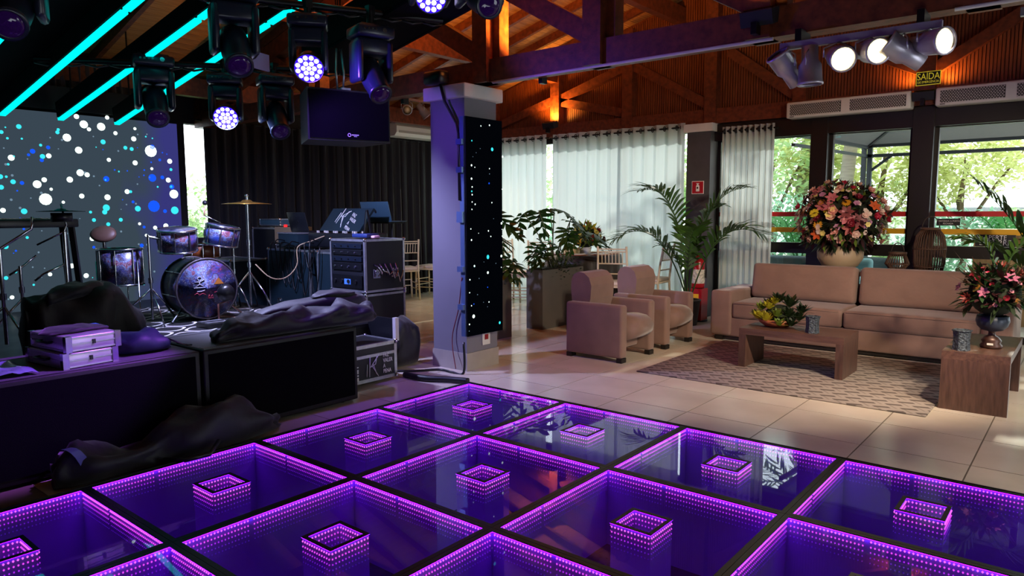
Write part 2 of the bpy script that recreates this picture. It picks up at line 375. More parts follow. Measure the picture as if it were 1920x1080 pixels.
# dance floor ----------------------------------------------------------------------------------------------
def pit_mat():
    return mat('panel_mirror_base', '#37333c', .3, var=.25, scale=5, rvar=.15)
BASE = pit_mat(); WALLM = mat('panel_wall', '#9a90b8', .6)
PGL = glassmix('panel_glass', .06, .015, (.86, .86, .9, 1), .62)
STRIP = emis('led_strip', '#6c0cff', 32.0)
BEADS = [emis('bead_and_image_%d' % k, c, s, False) for k, (c, s) in enumerate((('#ff64ff', 1.9), ('#f24cff', 1.4), ('#c030ff', 1.1), ('#8a20ff', .6), ('#6a14f4', .42)))]
PH = .045
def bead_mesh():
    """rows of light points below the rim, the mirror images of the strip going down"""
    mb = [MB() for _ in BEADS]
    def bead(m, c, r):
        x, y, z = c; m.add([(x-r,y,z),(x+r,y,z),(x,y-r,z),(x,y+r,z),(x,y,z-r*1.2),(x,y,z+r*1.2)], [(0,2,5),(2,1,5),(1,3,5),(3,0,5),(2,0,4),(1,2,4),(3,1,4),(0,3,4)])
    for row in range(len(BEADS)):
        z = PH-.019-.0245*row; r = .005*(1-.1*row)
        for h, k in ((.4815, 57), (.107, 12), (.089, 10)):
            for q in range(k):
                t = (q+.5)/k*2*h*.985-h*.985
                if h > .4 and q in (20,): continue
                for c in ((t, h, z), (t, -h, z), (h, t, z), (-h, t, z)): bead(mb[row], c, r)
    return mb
def panel():
    t = thing('light_box', 'x', 'dance floor')
    b = MB(); o, i = .499, .486; j = .474
    q = .4935
    for x0, x1, y0, y1 in ((-o, o, q, o), (-o, o, -o, -q), (-o, -q, -q, q), (q, o, -q, q)): b.box((x0, y0, .0), (x1, y1, PH-.003))
    for x0, x1, y0, y1 in ((-o, o, j, o), (-o, o, -o, -j), (-o, -j, -j, j), (j, o, -j, j)): b.box((x0, y0, PH-.003), (x1, y1, PH+.002))
    b.obj('frame', BLACK, t)
    w = MB()
    for x0, x1, y0, y1 in ((-q, q, i, q), (-q, q, -q, -i), (-q, -i, -i, i), (i, q, -i, i)): w.box((x0, y0, -.4), (x1, y1, PH-.0055))
    w.obj('side_mirror', WALLM, t)
    MB().box((-i, -i, -.41), (i, i, -.4)).obj('mirror_base', BASE, t)
    b = MB(); o2, i2 = .104, .092; o3, i3 = .108, .088
    for x0, x1, y0, y1 in ((-o2, o2, i2, o2), (-o2, o2, -o2, -i2), (-o2, -i2, -i2, i2), (i2, o2, -i2, i2)): b.box((x0, y0, PH-.008), (x1, y1, PH-.004))
    for x0, x1, y0, y1 in ((-o3, o3, i3, o3), (-o3, o3, -o3, -i3), (-o3, -i3, -i3, i3), (i3, o3, -i3, i3)): b.box((x0, y0, PH-.0035), (x1, y1, PH+.0005))
    ic = b.obj('inner_square', BLACK, t)
    b = MB()
    for x0, x1, y0, y1 in ((-o2, o2, i2, o2), (-o2, o2, -o2, -i2), (-o2, -i2, -i2, i2), (i2, o2, -i2, i2)): b.box((x0, y0, -.4), (x1, y1, PH-.0085))
    b.obj('inner_mirror', WALLM, ic)
    st = MB()
    for (r0, r1) in ((.4745, .4855), (.1045, .1078), (.0882, .0915)):
        for x0, x1, y0, y1 in ((-r1, r1, r0, r1), (-r1, r1, -r1, -r0), (-r1, -r0, -r0, r0), (r0, r1, -r0, r0)):
            st.add([(x0, y0, PH-.0045), (x1, y0, PH-.0045), (x1, y1, PH-.0045), (x0, y1, PH-.0045)], [(0, 3, 2, 1)])
    st.obj('led_strip', STRIP, t)
    for m, mm in zip(bead_mesh(), BEADS): stuff(m.obj('led_beads_and_images', mm, t))
    MB().add([(-j, -j, PH-.001), (j, -j, PH-.001), (j, j, PH-.001), (-j, j, PH-.001)], [(0,1,2,3)]).obj('glass_top', PGL, t)
    return t
ORD = ('nearest', 'second', 'third', 'fourth', 'fifth')
first = None
for i in range(5):
    for j in range(5):
        if i+j > 5 or (i == 4 and j > 1): continue
        lab = 'purple-lit glass dance floor panel, %s row from the lounge tiles, %s from the stage side' % (('first', 'second', 'third', 'fourth', 'fifth')[j], ('first', 'second', 'third', 'fourth', 'fifth')[i])
        loc = (i+.5, -j-.5, 0)
        if first is None: first = panel(); first.location = loc; first['label'] = lab; first['group'] = 'panels of the light-up dance floor'
        else: dup(first, loc, 0, lab, 'panels of the light-up dance floor')
# dark edge rail round the dance floor
tag(MB().prism([(0, 0), (.042, 0), (.042, .012), (.008, .05), (0, .05)], -.04, 5.0, Matrix(((0,0,1,0),(1,0,0,.0),(0,1,0,0),(0,0,0,1)))).obj('edge_rail', BLACK), 'black edge rail of the dance floor along the lounge tiles', 'edge rail', 'dance floor edge rails')
tag(MB().prism([(0, 0), (-.042, 0), (-.042, .012), (-.008, .05), (0, .05)], -5, 0, Matrix(((1,0,0,0),(0,0,1,0),(0,1,0,0),(0,0,0,1)))).obj('edge_rail', BLACK), 'black edge rail of the dance floor along the stage side', 'edge rail', 'dance floor edge rails')
# ================================================================ THE STAGE
Z1 = .45
STAGE = mat('stage_deck', '#15161a', .35, var=.25, scale=4, rvar=.1)
stg = thing('stage', 'low black stage platform under the drum kit', 'stage', (-3.1, -3.2, 0))
MB().box((-1.9, -3.8, Z1-.03), (1.9, 3.22, Z1)).obj('deck', STAGE, stg)
b = MB(); b.box((-1.88, -3.78, 0), (1.88, 3.2, Z1-.03)); b.obj('skirt', mat('stage_skirt', '#0a0a0d', .8), stg)
# subwoofers forming the front edge
SUB = mat('speaker_paint', '#07070a', .55, bump=.15, bscale=220); GRILLE = mat('speaker_grille', '#050509', .9, 0, bump=.4, bscale=400, spec=.1)
SUBTOP = mat('speaker_top_lit', '#5a585f', .55, bump=.2, bscale=250)  # top made lighter: the light falling on it is in the colour
def logo(parent, p, n, s):
    M = facing(p, n)
    b = MB(); b.tube([M @ Vector((s*.32*math.cos(a*PI/8)-s*1.1, s*.32*math.sin(a*PI/8), .002)) for a in range(16)], s*.09, 5, True)
    for k, (x0, x1) in enumerate(((-.55, -.32), (-.26, -.06), (0, .16), (.22, .42), (.48, .66), (.72, .95))): b.box((s*x0, -s*.05, .0), (s*x1, s*.16, .003), M)
    b.box((-s*.1, -s*.3, 0), (s*.55, -s*.2, .003), M)
    b.obj('logo', SW, parent)
def sub(label, y0, y1, lg):
    t = thing('subwoofer', label, 'speaker', (-.77, (y0+y1)/2, 0), 0, 'subwoofers along the stage front'); w = (y1-y0)/2
    MB().rbox((-.38, -w, .02), (.38, w, .6), .012, 2).obj('cabinet', SUB, t)
    MB().box((.375, -w+.035, .06), (.388, w-.035, .57)).obj('grille', GRILLE, t)
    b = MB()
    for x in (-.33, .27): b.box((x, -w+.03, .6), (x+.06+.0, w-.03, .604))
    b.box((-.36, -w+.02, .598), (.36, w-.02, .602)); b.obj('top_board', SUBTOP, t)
    for sx in (-.3, .3):
        for sy in (-w+.1, w-.1): MB().cyl((sx, sy, 0), (sx, sy, .022), .02).obj('foot', BLACKP, t)
    if lg: logo(t, (.39, w*lg, .12), (1, 0, 0), .05)
    return t
sub('wide black subwoofer beneath the guitar bags, with a small white logo', -2.12, -.87, .0)
sub('wide black subwoofer beneath the two aluminium cases', -3.38, -2.14, 0)
sub('black subwoofer at the left edge of the picture', -4.65, -3.4, 0)
# LED wall behind the stage
def screen_mat(name, c1, c2, s, sc):
    m = bpy.data.materials.new(name); m.use_nodes = True; nt = m.node_tree; nt.nodes.clear(); N = nt.nodes; L = nt.links
    tc = N.new('ShaderNodeTexCoord'); sx = N.new('ShaderNodeSeparateXYZ'); L.new(tc.outputs['Object'], sx.inputs[0])
    nz = N.new('ShaderNodeTexNoise'); nz.inputs['Scale'].default_value = 1.5; nz.inputs['Detail'].default_value = 2; L.new(tc.outputs['Object'], nz.inputs[0])
    ad = N.new('ShaderNodeMath'); ad.operation = 'MULTIPLY_ADD'; ad.inputs[1].default_value = .9; L.new(nz.outputs[0], ad.inputs[0]); L.new(sx.outputs[1], ad.inputs[2])
    mr = N.new('ShaderNodeMapRange'); mr.inputs[1].default_value = sc; mr.inputs[2].default_value = sc+.45; L.new(ad.outputs[0], mr.inputs[0])
    r = N.new('ShaderNodeValToRGB'); r.color_ramp.elements[0].color = lin(c1); r.color_ramp.elements[1].color = lin(c2); L.new(mr.outputs[0], r.inputs[0])
    e = N.new('ShaderNodeEmission'); e.inputs[1].default_value = s; L.new(r.outputs[0], e.inputs[0])
    o = N.new('ShaderNodeOutputMaterial'); L.new(e.outputs[0], o.inputs[0]); return m
DOTS = [emis('screen_dot_white', '#e6fff4', 2.2), emis('screen_dot_cyan', '#38d8e0', 1.3), emis('screen_dot_blue', '#1a5cff', 1.0), emis('screen_dot_dim', '#7f9ab0', .8)]
XS = -4.8
led = thing('led_wall', 'large video wall behind the stage showing white and blue dots', 'screen', (XS, -2.3, Z1))
LY0, LY1, LZ = -4.4, -.09, 2.14
MB().box((-.1, LY0+2.3, 0), (-.005, LY1+2.3, LZ)).obj('cabinet', BLACKP, led)
scr = MB().box((-.004, LY0+2.3, .0), (0, LY1+2.3, LZ)).obj('screen', screen_mat('screen_picture', '#3c4a56', '#3a3a80', .9, 2.05), led)
PXD = """-0.42,2.24,0.077,0;-1.57,1.65,0.070,0;-1.64,1.81,0.046,0;-1.21,2.20,0.042,0;-1.21,1.95,0.042,0;-1.14,1.93,0.030,0;-1.32,1.87,0.036,0;-0.17,1.73,0.060,0;-1.86,2.08,0.034,0;-1.51,2.12,0.029,0;-1.57,1.86,0.029,0;-0.61,2.09,0.032,0;-0.20,2.13,0.033,0;-0.23,1.90,0.033,0;-0.72,1.75,0.031,0;-0.94,1.68,0.037,0;-1.21,1.69,0.030,0;-1.08,1.23,0.043,0;-1.13,1.21,0.031,0;-1.33,1.18,0.036,0;-1.97,1.53,0.028,0;-1.40,1.62,0.018,0;-0.30,1.30,0.039,0;-0.29,1.34,0.033,0;-1.36,0.91,0.030,0;-1.22,0.79,0.030,0;-1.58,0.83,0.023,0;-1.95,0.61,0.023,0;-0.90,2.11,0.025,0;-1.51,1.76,0.018,0;-0.42,2.03,0.019,0;-0.60,1.37,0.019,0;-0.42,1.32,0.026,0;-0.53,1.23,0.019,0;-1.09,2.68,0.060,0;-1.14,2.49,0.048,0;-0.96,2.48,0.049,0;-1.09,2.44,0.024,0;-1.32,2.33,0.047,0;-1.21,2.57,0.030,0;-0.89,2.59,0.025,0;-0.81,2.42,0.025,0;-0.61,2.37,0.032,0;-1.70,2.66,0.023,0;-1.57,2.68,0.023,0;-0.59,2.49,0.019,0;-1.10,0.64,0.025,0;-0.96,1.56,0.043,1;-0.61,1.55,0.038,1;-0.17,1.53,0.053,1;-1.78,1.52,0.034,1;-1.97,1.88,0.028,1;-1.86,1.83,0.028,1;-1.57,2.11,0.029,1;-0.98,1.51,0.031,1;-1.10,1.42,0.024,1;-0.81,1.42,0.025,1;-0.95,1.37,0.025,1;-1.97,1.77,0.028,1;-0.71,2.26,0.025,1;-0.64,2.25,0.025,1;-0.68,1.75,0.019,1;-1.13,1.51,0.018,1;-1.90,0.88,0.017,1;-1.77,1.24,0.017,1;-1.97,1.15,0.028,1;-1.99,0.82,0.023,1;-0.94,2.70,0.030,1;-0.95,2.65,0.024,1;-1.77,2.41,0.028,1;-0.95,2.31,0.031,1;-1.93,2.34,0.022,1;-1.41,2.38,0.023,1;-1.40,2.41,0.018,1;-1.58,2.23,0.017,1;-0.19,2.03,0.020,1;-0.20,1.82,0.020,1;-0.42,1.58,0.078,2;-0.94,1.89,0.037,2;-0.42,1.92,0.052,2;-1.58,2.07,0.023,2;-1.66,2.16,0.029,2;-1.70,2.12,0.017,2;-0.66,1.63,0.019,2;-0.29,1.52,0.026,2;-0.59,1.11,0.026,2;-0.30,0.81,0.020,2;-1.12,1.11,0.018,2;-1.51,2.21,0.023,2;-1.78,1.82,0.023,2;-0.30,1.93,0.026,2;-0.19,1.82,0.033,2;-0.32,2.14,0.019,2;-0.63,0.73,0.019,2;-0.40,2.29,0.032,2;-0.55,1.33,0.019,2"""
def dots(parent, rows, nx, off, name='screen_dots'):
    mb = [MB() for _ in DOTS]
    for (u, v, r, k) in rows: mb[k].disc((off, u, v), (1, 0, 0), r*.9, 12)
    for m, mm in zip(mb, DOTS):
        if m.v: stuff(m.obj(name, mm, parent))
rows = []
for l in PXD.strip().split(';'):
    u, v, r, k = l.split(','); rows.append((float(u)+2.3, float(v)-Z1, float(r), int(k)))
rnd = random.Random(3)
for k in range(70):
    rows.append((rnd.uniform(LY0, -2.1)+2.3, rnd.uniform(.15, 2.05), rnd.choice((.012, .018, .03, .045)), rnd.choice((0, 1, 2, 3))))
for k in range(90): rows.append((rnd.uniform(-2.1, -.15)+2.3, rnd.uniform(.1, 2.05), rnd.uniform(.006, .015), rnd.choice((1, 2, 3, 3))))
dots(scr, rows, 1, .002)
# drape and header above the LED wall
def wave_cloth(name, m, p0, p1, z0, z1, amp, waves, nrm, parent=None, nz=4, seed=1, hem=.0, loc=None):
    p0, p1 = Vector(p0), Vector(p1); nv = Vector(nrm); r = random.Random(seed); ph = [r.uniform(0, 6.28) for _ in range(3)]
    N = int(waves*8)
    def fn(u, v):
        w = math.sin(u*waves*2*PI+ph[0])*.7+math.sin(u*waves*3.3*PI+ph[1])*.35
        w *= amp*(1+.25*math.sin(v*3+ph[2]+u*7)); d = .012*math.sin(u*23+v*4)*(1-v)
        q = p0.lerp(p1, u+.0)+nv*(w+d); return (q.x, q.y, z0+(z1-z0)*v+hem*math.sin(u*waves*2*PI))
    b = MB(); b.grid(fn, N, nz); return b.obj(name, m, parent, loc)
DRK = mat('black_velvet', '#0b090d', .8, var=.2, sheen=.08, scale=2)
tag(wave_cloth('drape', mat('grey_drape', '#3a3436', .8, sheen=.4), (-4.95, -2.6, 0), (-4.95, -.5, 0), 2.9, 3.24, .035, 24, (1, 0, 0)), 'dark grey gathered drape above the video wall', 'drape')
tag(MB().box((-5.0, -4.4, 2.62), (-4.75, -.35, 2.87)).obj('header_board', mat('matt_black', '#08080a', .7)), 'long black header board above the video wall', 'board')
# black stage curtain along the left wall
ct = thing('stage_curtain', 'full-height black pleated curtain behind the equipment cases', 'curtain', (-5.5, 2.9, 0))
wave_cloth('cloth', DRK, (0, -2.31, 0), (0, 2.3, 0), .02, 2.77, .06, 30, (1, 0, 0), ct, seed=4)
MB().cyl((0, -2.4, 2.76), (0, 2.36, 2.76), .014).obj('rod', BLACK, ct)
# equipment cases ---------------------------------------------------------------------------------------
_fc = {}
def flight_case(label, loc, size, rz=0, m=None, feet=0, name='flight_case', group=None, edge=.022, latches=(), parent_kind=None):
    """loc: base centre; size x,y,z; latches: (face, u, z)"""
    m = m or CASEM; t = thing(name, label, 'case', loc, rz, group); x, y, z = size[0]/2, size[1]/2, size[2]; z0 = feet
    MB().box((-x+.006, -y+.006, z0+.006), (x-.006, y-.006, z0+z-.006)).obj('body', m, t)
    b = MB(); e = edge
    for sx in (-1, 1):
        for sy in (-1, 1):
            X0, X1 = sorted((sx*x, sx*(x-e))); Y0, Y1 = sorted((sy*y, sy*(y-e))); b.box((X0, Y0, z0), (X1, Y1, z0+z))
    for zz in (z0, z0+z-e):
        for sy in (-1, 1): Y0, Y1 = sorted((sy*y, sy*(y-e))); b.box((-x, Y0, zz), (x, Y1, zz+e))
        for sx in (-1, 1): X0, X1 = sorted((sx*x, sx*(x-e))); b.box((X0, -y, zz), (X1, y, zz+e))
    b.obj('edge_profile', ALU, t)
    if 'c' not in _fc:
        _fc['c'] = MB().sph((0, 0, 0), .02, 8, 6).mesh('ball_corner'); _fc['c'].materials.append(CHROME)
        q = MB(); q.box((-.045, -.004, -.045), (.045, .004, .045)); q.tube([(-.025, -.008, -.03), (-.025, -.012, .03), (.025, -.012, .03), (.025, -.008, -.03)], .006, 5); q.cyl((0, -.004, 0), (0, -.016, 0), .02, n=10)
        _fc['l'] = q.mesh('butterfly_latch'); _fc['l'].materials.append(CHROME)
        q = MB(); q.cyl((0, -.018, .045), (0, .018, .045), .045, n=14); q.box((-.02, -.025, .05), (.02, .025, .1)); _fc['w'] = q.mesh('caster'); _fc['w'].materials.append(BLACKP)
    for sx in (-1, 1):
        for sy in (-1, 1):
            for zz in (z0+.008, z0+z-.008): mobj('ball_corner', _fc['c'], t, (sx*(x-.006), sy*(y-.006), zz))
    for f, u, zz in latches:
        if f == '-y': mobj('butterfly_latch', _fc['l'], t, (u, -y-.002, zz))
        else: mobj('butterfly_latch', _fc['l'], t, (x+.002, u, zz), (0, 0, PI/2))
    if feet > .05:
        for sx in (-1, 1):
            for sy in (-1, 1): mobj('caster', _fc['w'], t, (sx*(x-.08), sy*(y-.07), 0))
    return t
CASEM = mat('case_laminate_black', '#101218', .45, var=.2, scale=3); CASEB = mat('case_laminate_teal', '#152832', .45, var=.2, scale=3)

COLD = "0.570,2.279,0.0067,0;0.690,2.296,0.0082,0;0.446,2.137,0.0080,1;0.726,2.078,0.0192,1;0.876,2.019,0.0112,0;0.439,1.917,0.0106,0;0.483,1.901,0.0054,0;0.437,1.797,0.0107,0;0.686,1.898,0.0068,0;0.679,1.762,0.0096,2;0.445,1.723,0.0080,0;0.439,1.683,0.0093,1;0.444,1.653,0.0080,0;0.868,1.711,0.0070,0;0.443,1.587,0.0067,0;0.483,1.566,0.0081,0;0.717,1.583,0.0069,0;0.439,1.520,0.0067,0;0.856,1.387,0.0127,0;0.422,1.342,0.0067,0;0.665,1.319,0.0083,0;0.699,1.266,0.0069,0;0.527,1.300,0.0041,0;0.429,1.241,0.0094,0;0.865,1.329,0.0056,0;0.865,1.265,0.0056,0;0.853,1.073,0.0127,0;0.655,1.077,0.0194,1;0.466,1.000,0.0108,0;0.458,1.995,0.0040,3;0.558,2.074,0.0040,3;0.503,2.034,0.0040,3;0.686,1.849,0.0055,3;0.739,1.433,0.0042,3;0.655,1.071,0.0194,1;0.850,1.073,0.0127,0;0.466,0.998,0.0108,1;0.653,0.926,0.0139,0;0.403,0.877,0.0081,0;0.529,0.880,0.0055,3;0.648,0.787,0.0069,2;0.397,0.758,0.0067,0;0.505,0.730,0.0055,3;0.666,0.645,0.0070,0;0.588,0.650,0.0041,3;0.421,0.635,0.0068,0;0.454,0.647,0.0068,2;0.449,0.532,0.0191,0;0.822,0.427,0.0157,1;0.391,0.464,0.0081,0;0.770,1.007,0.0056,3;0.849,0.964,0.0057,0;0.598,1.030,0.0041,3;0.644,0.602,0.0042,3;0.387,0.402,0.0054,3"

# LED strip screen on the column
cl = thing('column_screen', 'tall narrow black video panel with white dots on the column', 'screen', (-.35, .62, .35))
MB().box((-.075, -.25, 0), (-.004, .25, 2.0)).obj('cabinet', BLACKP, cl)
cs = MB().box((-.004, -.25, 0), (0, .25, 2.0)).obj('screen', screen_mat('column_screen_picture', '#04060c', '#04060c', .6, 2), cl)
dots(cs, [(float(a)-.62, float(b_)-.35, float(c), int(d)) for a, b_, c, d in (l.split(',') for l in COLD.split(';'))], 1, .002)
b = MB(); b.box((-.07, -.262, .0), (-.02, -.25, 2.0))
for z in (.25, .6, 1.05, 1.1, 1.5, 1.75): b.box((-.09, -.29, z), (-.02, -.26, z+.05))
b.obj('side_rail', mat('blue_alu', '#6d86b8', .35, .7), cl)
# ---- cases and racks at the right of the stage
c1 = flight_case('dark teal flight case with two chrome latches right behind the drum stands', (-3.405, .75, 0), (.87, .5, .96), m=CASEB, feet=.1, group='tall flight cases on castors', latches=(('-y', -.2, .42), ('-y', .2, .4)))
flight_case('dark teal flight case half hidden by the equipment racks', (-2.47, .77, 0), (.78, .5, .95), m=CASEB, feet=.1, group='tall flight cases on castors', latches=(('-y', -.16, .45),))
flight_case('tall black flight case standing behind the racks near the white chairs', (-2.85, 1.33, 0), (.6, .5, .88), feet=.1, group='tall flight cases on castors', latches=(('+x', .1, .5),))
flight_case('tall black flight case against the curtain behind the toms', (-4.55, 1.15, 0), (.62, .5, 1.2), feet=.1, group='tall flight cases on castors', edge=.02)
flight_case('low grey flight case on the stage between the two hanging toms', (-4.42, .36, 0), (.75, .5, .82), m=CASEB, feet=.1, group='tall flight cases on castors', edge=.018)
def rack(label, z, h, units):
    t = flight_case(label, (-1.75, .36, z), (.56, .52, h), 0, group='stacked equipment racks', name='equipment_rack', latches=(('+x', -.12, h*.35), ('+x', .12, h*.35)))
    for k, (zz, hh, mm) in enumerate(units):
        u = MB().box((-.235, -.268, zz), (.235, -.2, zz+hh)).obj('rack_unit', mm, t)
        b = MB()
        for q in range(4): b.cyl((-.19+.11*q, -.268, zz+hh/2), (-.19+.11*q, -.28, zz+hh/2), hh*.16, n=8)
        b.obj('knob', CHROME if k % 2 else BLACKP, u)
    return t
UN = mat('rack_unit_blue', '#16202e', .35, .4); UD = mat('rack_unit_dark', '#0b0d12', .4, .3); UL = mat('rack_label_blue', '#3f74c8', .5, emit='#3f74c8', es=.3)
r1 = rack('upper equipment rack with amplifier units and cables, on top of the stack', .7, .53, ((.44, .045, UN), (.375, .045, UD), (.31, .045, UN), (.22, .07, UD), (.04, .13, UD)))
MB().box((-.04, -.272, .075), (.06, -.269, .13)).obj('blue_label', UL, r1)
rack('lower equipment rack at the bottom of the stack', .114, .57, ((.44, .06, UD), (.3, .1, UN), (.14, .13, UD)))
d = thing('rack_dolly', 'black wheeled board under the equipment racks', 'dolly', (-1.75, .36, 0)); MB().box((-.28, -.26, .06), (.28, .26, .1)).obj('board', BLACKP, d)
for sx in (-.2, .2):
    for sy in (-.18, .18): MB().cyl((sx-.02, sy, .03), (sx+.02, sy, .03), .03).obj('caster', BLACKP, d)
# router and bits on the rack
t = thing('wireless_router', 'small blue router with two upright black antennas on the rack', 'router', (-1.7, .3, 1.24))
MB().rbox((-.12, -.08, 0), (.12, .08, .04), .01, 2).obj('body', mat('router_blue', '#1d2f66', .4), t)
for x, lean in ((-.1, .02), (.02, -.08)): MB().beam((x, .06, .03), (x+lean, .08, .28), .02, .012).obj('antenna', BLACKP, t)
tag(MB().rbox((-1.56, .25, 1.235), (-1.5, .33, 1.265), .012, 2).obj('cable_adapter', mat('pink_white_plastic', '#d8a8b0', .5)), 'pale pink adapter on the rack beside the router', 'adapter')
b = MB(); r_ = random.Random(5)
for k in range(5):
    y0 = .2+.07*k; b.tube([(-1.46, y0, .98), (-1.42, y0+.03, .95-.04*k), (-1.43, y0+.08, .9), (-1.46, y0+.1, .86)], .009, 5)
tag(b.obj('cable_bundle', CHROME), 'bundle of light cable plugs hanging on the rack side', 'cable')
# mixing console with open lid, laptops
t = thing('mixing_console', 'mixing console in an open road case with a lettered lid', 'mixing desk', (-2.85, .95, 1.084))
MB().rbox((-.5, -.2, 0), (.45, .25, .17), .015, 2).obj('console_body', CASEM, t)
for k in range(14): MB().cbox((-.4+.06*k, -.12+(k % 3)*.06, .18), (.015, .03, .03)).obj('fader', WHITE, t)
ML = Matrix.Translation((.0, -.04, .22)) @ Matrix.Rotation(math.radians(38), 4, 'X') @ Matrix.Rotation(0, 4, 'Z')
ML = Matrix(((1, 0, 0, -.02), (.0, -.85, .52, -.05), (0, .52, .85, .2), (0, 0, 0, 1)))
def lidp(u, v, w): return Vector((-.46+.76*u+.12*v, -.06+.13*v-w*.85, .19+.27*v+w*.35))
b = MB(); q = [lidp(0,0,0), lidp(1,0,0), lidp(1,1,0), lidp(0,1,0), lidp(0,0,-.03), lidp(1,0,-.03), lidp(1,1,-.03), lidp(0,1,-.03)]
b.add(q, [(0,1,2,3),(4,7,6,5),(0,4,5,1),(1,5,6,2),(2,6,7,3),(3,7,4,0)]); lid = b.obj('lid', CASEB, t)
nl = (lidp(1,0,0)-lidp(0,0,0)).cross(lidp(0,1,0)-lidp(0,0,0)).normalized(); up_ = (lidp(0,1,0)-lidp(0,0,0)).normalized()
def faz(parent, M, s):
    for k, (tx) in enumerate(('FAZ', 'VALER', 'A', 'PENA')): text('lettering', tx, s, SW, parent, M @ Matrix.Translation((.5*s, s*(1.45-.95*k), .002)), sx=.75, align_x='LEFT')
    b = MB(); S = s
    for pl in (((-2.6, -1.9), (-2.4, 1.6)), ((-2.3, -.2), (-.4, 1.8)), ((-2.0, 0), (-.6, -2.0)), ((-2.3, -.2), (-1.2, .2), (-.9, 1.5)), ((-3.2, -1.8), (-3.0, .4)), ((-1.8, .4), (-1.0, -1.6))):
        b.tube([M @ Vector((x*S, y*S, .002)) for x, y in pl], S*.07, 4)
    b.obj('monogram', SW, parent)
faz(lid, facing(lidp(.55, .5, .003), nl, up_), .062)
def laptop(label, loc, w, rz, m):
    t = thing('laptop', label, 'laptop', loc, rz); MB().rbox((-w/2, -.02, 0), (w/2, .22, .014), .005, 2).obj('keyboard_base', m, t)
    s = MB().rbox((-w/2, -.004, 0), (w/2, .004, .24), .003, 2).obj('screen_lid', m, t, (0, -.02, .012), (-.25+.5, 0, 0))
    MB().sph((0, 0, 0), .022, 8, 6, (1, .12, 1.1)).obj('round_mark', BLACKP, s, (0, -.005, .12))
    return t
GRL = mat('laptop_grey', '#24262c', .35, .5); BLL = mat('laptop_blue_grey', '#3c5868', .35, .4)
laptop('dark grey open laptop seen from behind, left of the lettered lid', (-3.58, .82, 1.255), .38, 0, GRL)
laptop('blue-grey laptop raised behind the lettered case lid', (-2.72, 1.34, 1.38), .52, 0, BLL)
st = thing('laptop_stand', 'black stand raising the laptop behind the console lid', 'stand', (-2.72, 1.42, 1.02)); MB().box((-.2, -.1, .34), (.2, .14, .36)).obj('shelf', BLACK, st)
for x in (-.15, .15): MB().cyl((x, 0, 0), (x, 0, .34), .015).obj('leg', BLACK, st)
t = thing('road_case_drawer', 'low road case carrying the open laptop', 'case', (-3.58, .85, 1.084)); MB().box((-.22, -.22, 0), (.2, .2, .156)).obj('body', CASEB, t); MB().box((-.23, -.23, .156), (.21, .21, .17)).obj('lid_edge', ALU, t)
flight_case('small aluminium-edged box with a mixer at the left end of the case row', (-3.98, .9, 1.22), (.5, .3, .09), m=mat('case_grey_blue', '#3a5660', .5), edge=.012).location = (-4.5, 1.1, 1.325)
t = thing('audio_interface', 'tan audio mixer with a red light and cables on the tall case', 'mixer', (-3.95, 1.0, 1.112)); MB().box((-.26, -.16, 0), (.1, .16, .2)).obj('body', mat('tan_box', '#8a7458', .6), t); MB().cbox((-.1, -.1, .215), (.03, .03, .03)).obj('red_light', mat('red_lamp', '#d01020', .4, emit='#ff2020', es=2), t)
flight_case('plain road case under the tan audio mixer', (-4.03, 1.06, 0), (.32, .46, .99), feet=.1, edge=.018)
b = MB(); r_ = random.Random(11)
for k in range(9):
    x = -3.75+.1*k; zt = 1.06+r_.uniform(0, .08); dz = r_.uniform(.25, .6)
    b.tube(sp([(x, .62, zt+.02), (x+.03, .475, zt+.02), (x+.06, .47, zt-dz*.6), (x+.12, .465, zt-dz), (x+.2, .47, zt-dz*.55), (x+.22, .475, zt-.03)], 4), .007, 5)
tag(b.obj('hanging_cables', BLACKP), 'tangle of black cables hanging down the teal flight cases', 'cable')
tag(MB().tube(sp([(-2.85, -.26, .95), (-2.8, -.12, .8), (-2.85, .1, .78), (-3.0, .35, .9), (-3.2, .5, 1.09), (-3.1, .62, 1.16), (-3.0, .74, 1.22)]), .007, 6).obj('loop_cable', mat('beige_cable', '#b09a78', .5)), 'beige cable looping from the cymbal stand to the cases', 'cable')
# stage box with cables and grey pedal bag
t = thing('cable_snake_box', 'stage box with a row of gold plugs beside the guitar bags', 'stage box', (-1.5, -.28, .62)); MB().box((-.15, -.28, -.17), (.15, .3, .0)).obj('body', CASEM, t); b = MB()
for k in range(12): b.cyl((-.05, -.26+.045*k, 0), (-.05, -.26+.045*k, .03), .012, n=8)
b.obj('plug', mat('gold_plug', '#b07838', .3, .9), t); b = MB()
for k in range(8): b.tube([(-.05, -.2+.05*k, .03), (.05, -.2+.05*k, .09), (.12, -.16+.05*k, .02), (.16, -.1+.05*k, -.05)], .008, 5)
b.obj('cable', BLACKP, t)
t = flight_case('small flight case with white FAZ VALER A PENA lettering beside the stage', (-.94, -.42, 0), (.44, .5, .33), feet=.03, edge=.03); faz(t, facing((.223, .06, .17), (1, 0, 0)), .05)
b = MB()
for k, (z0, z1) in enumerate(((.06, .09), (.1, .115), (.125, .16), (.175, .185))): b.box((.221, -.21, z0), (.224, -.185, z1))
b.obj('side_print', SW, t)
MB().box((.2, -.24, .245), (.222, .24, .27)).obj('lid_strip', ALU, t)
t = thing('case_lid', 'white-edged case lid propped behind the lettered case', 'case lid', (-1.0, -.08, .33)); MB().box((-.2, -.02, 0), (.18, .0, .2)).obj('panel', CASEM, t); MB().box((.16, -.03, 0), (.2, .01, .21)).obj('edge_profile', WHITE, t)
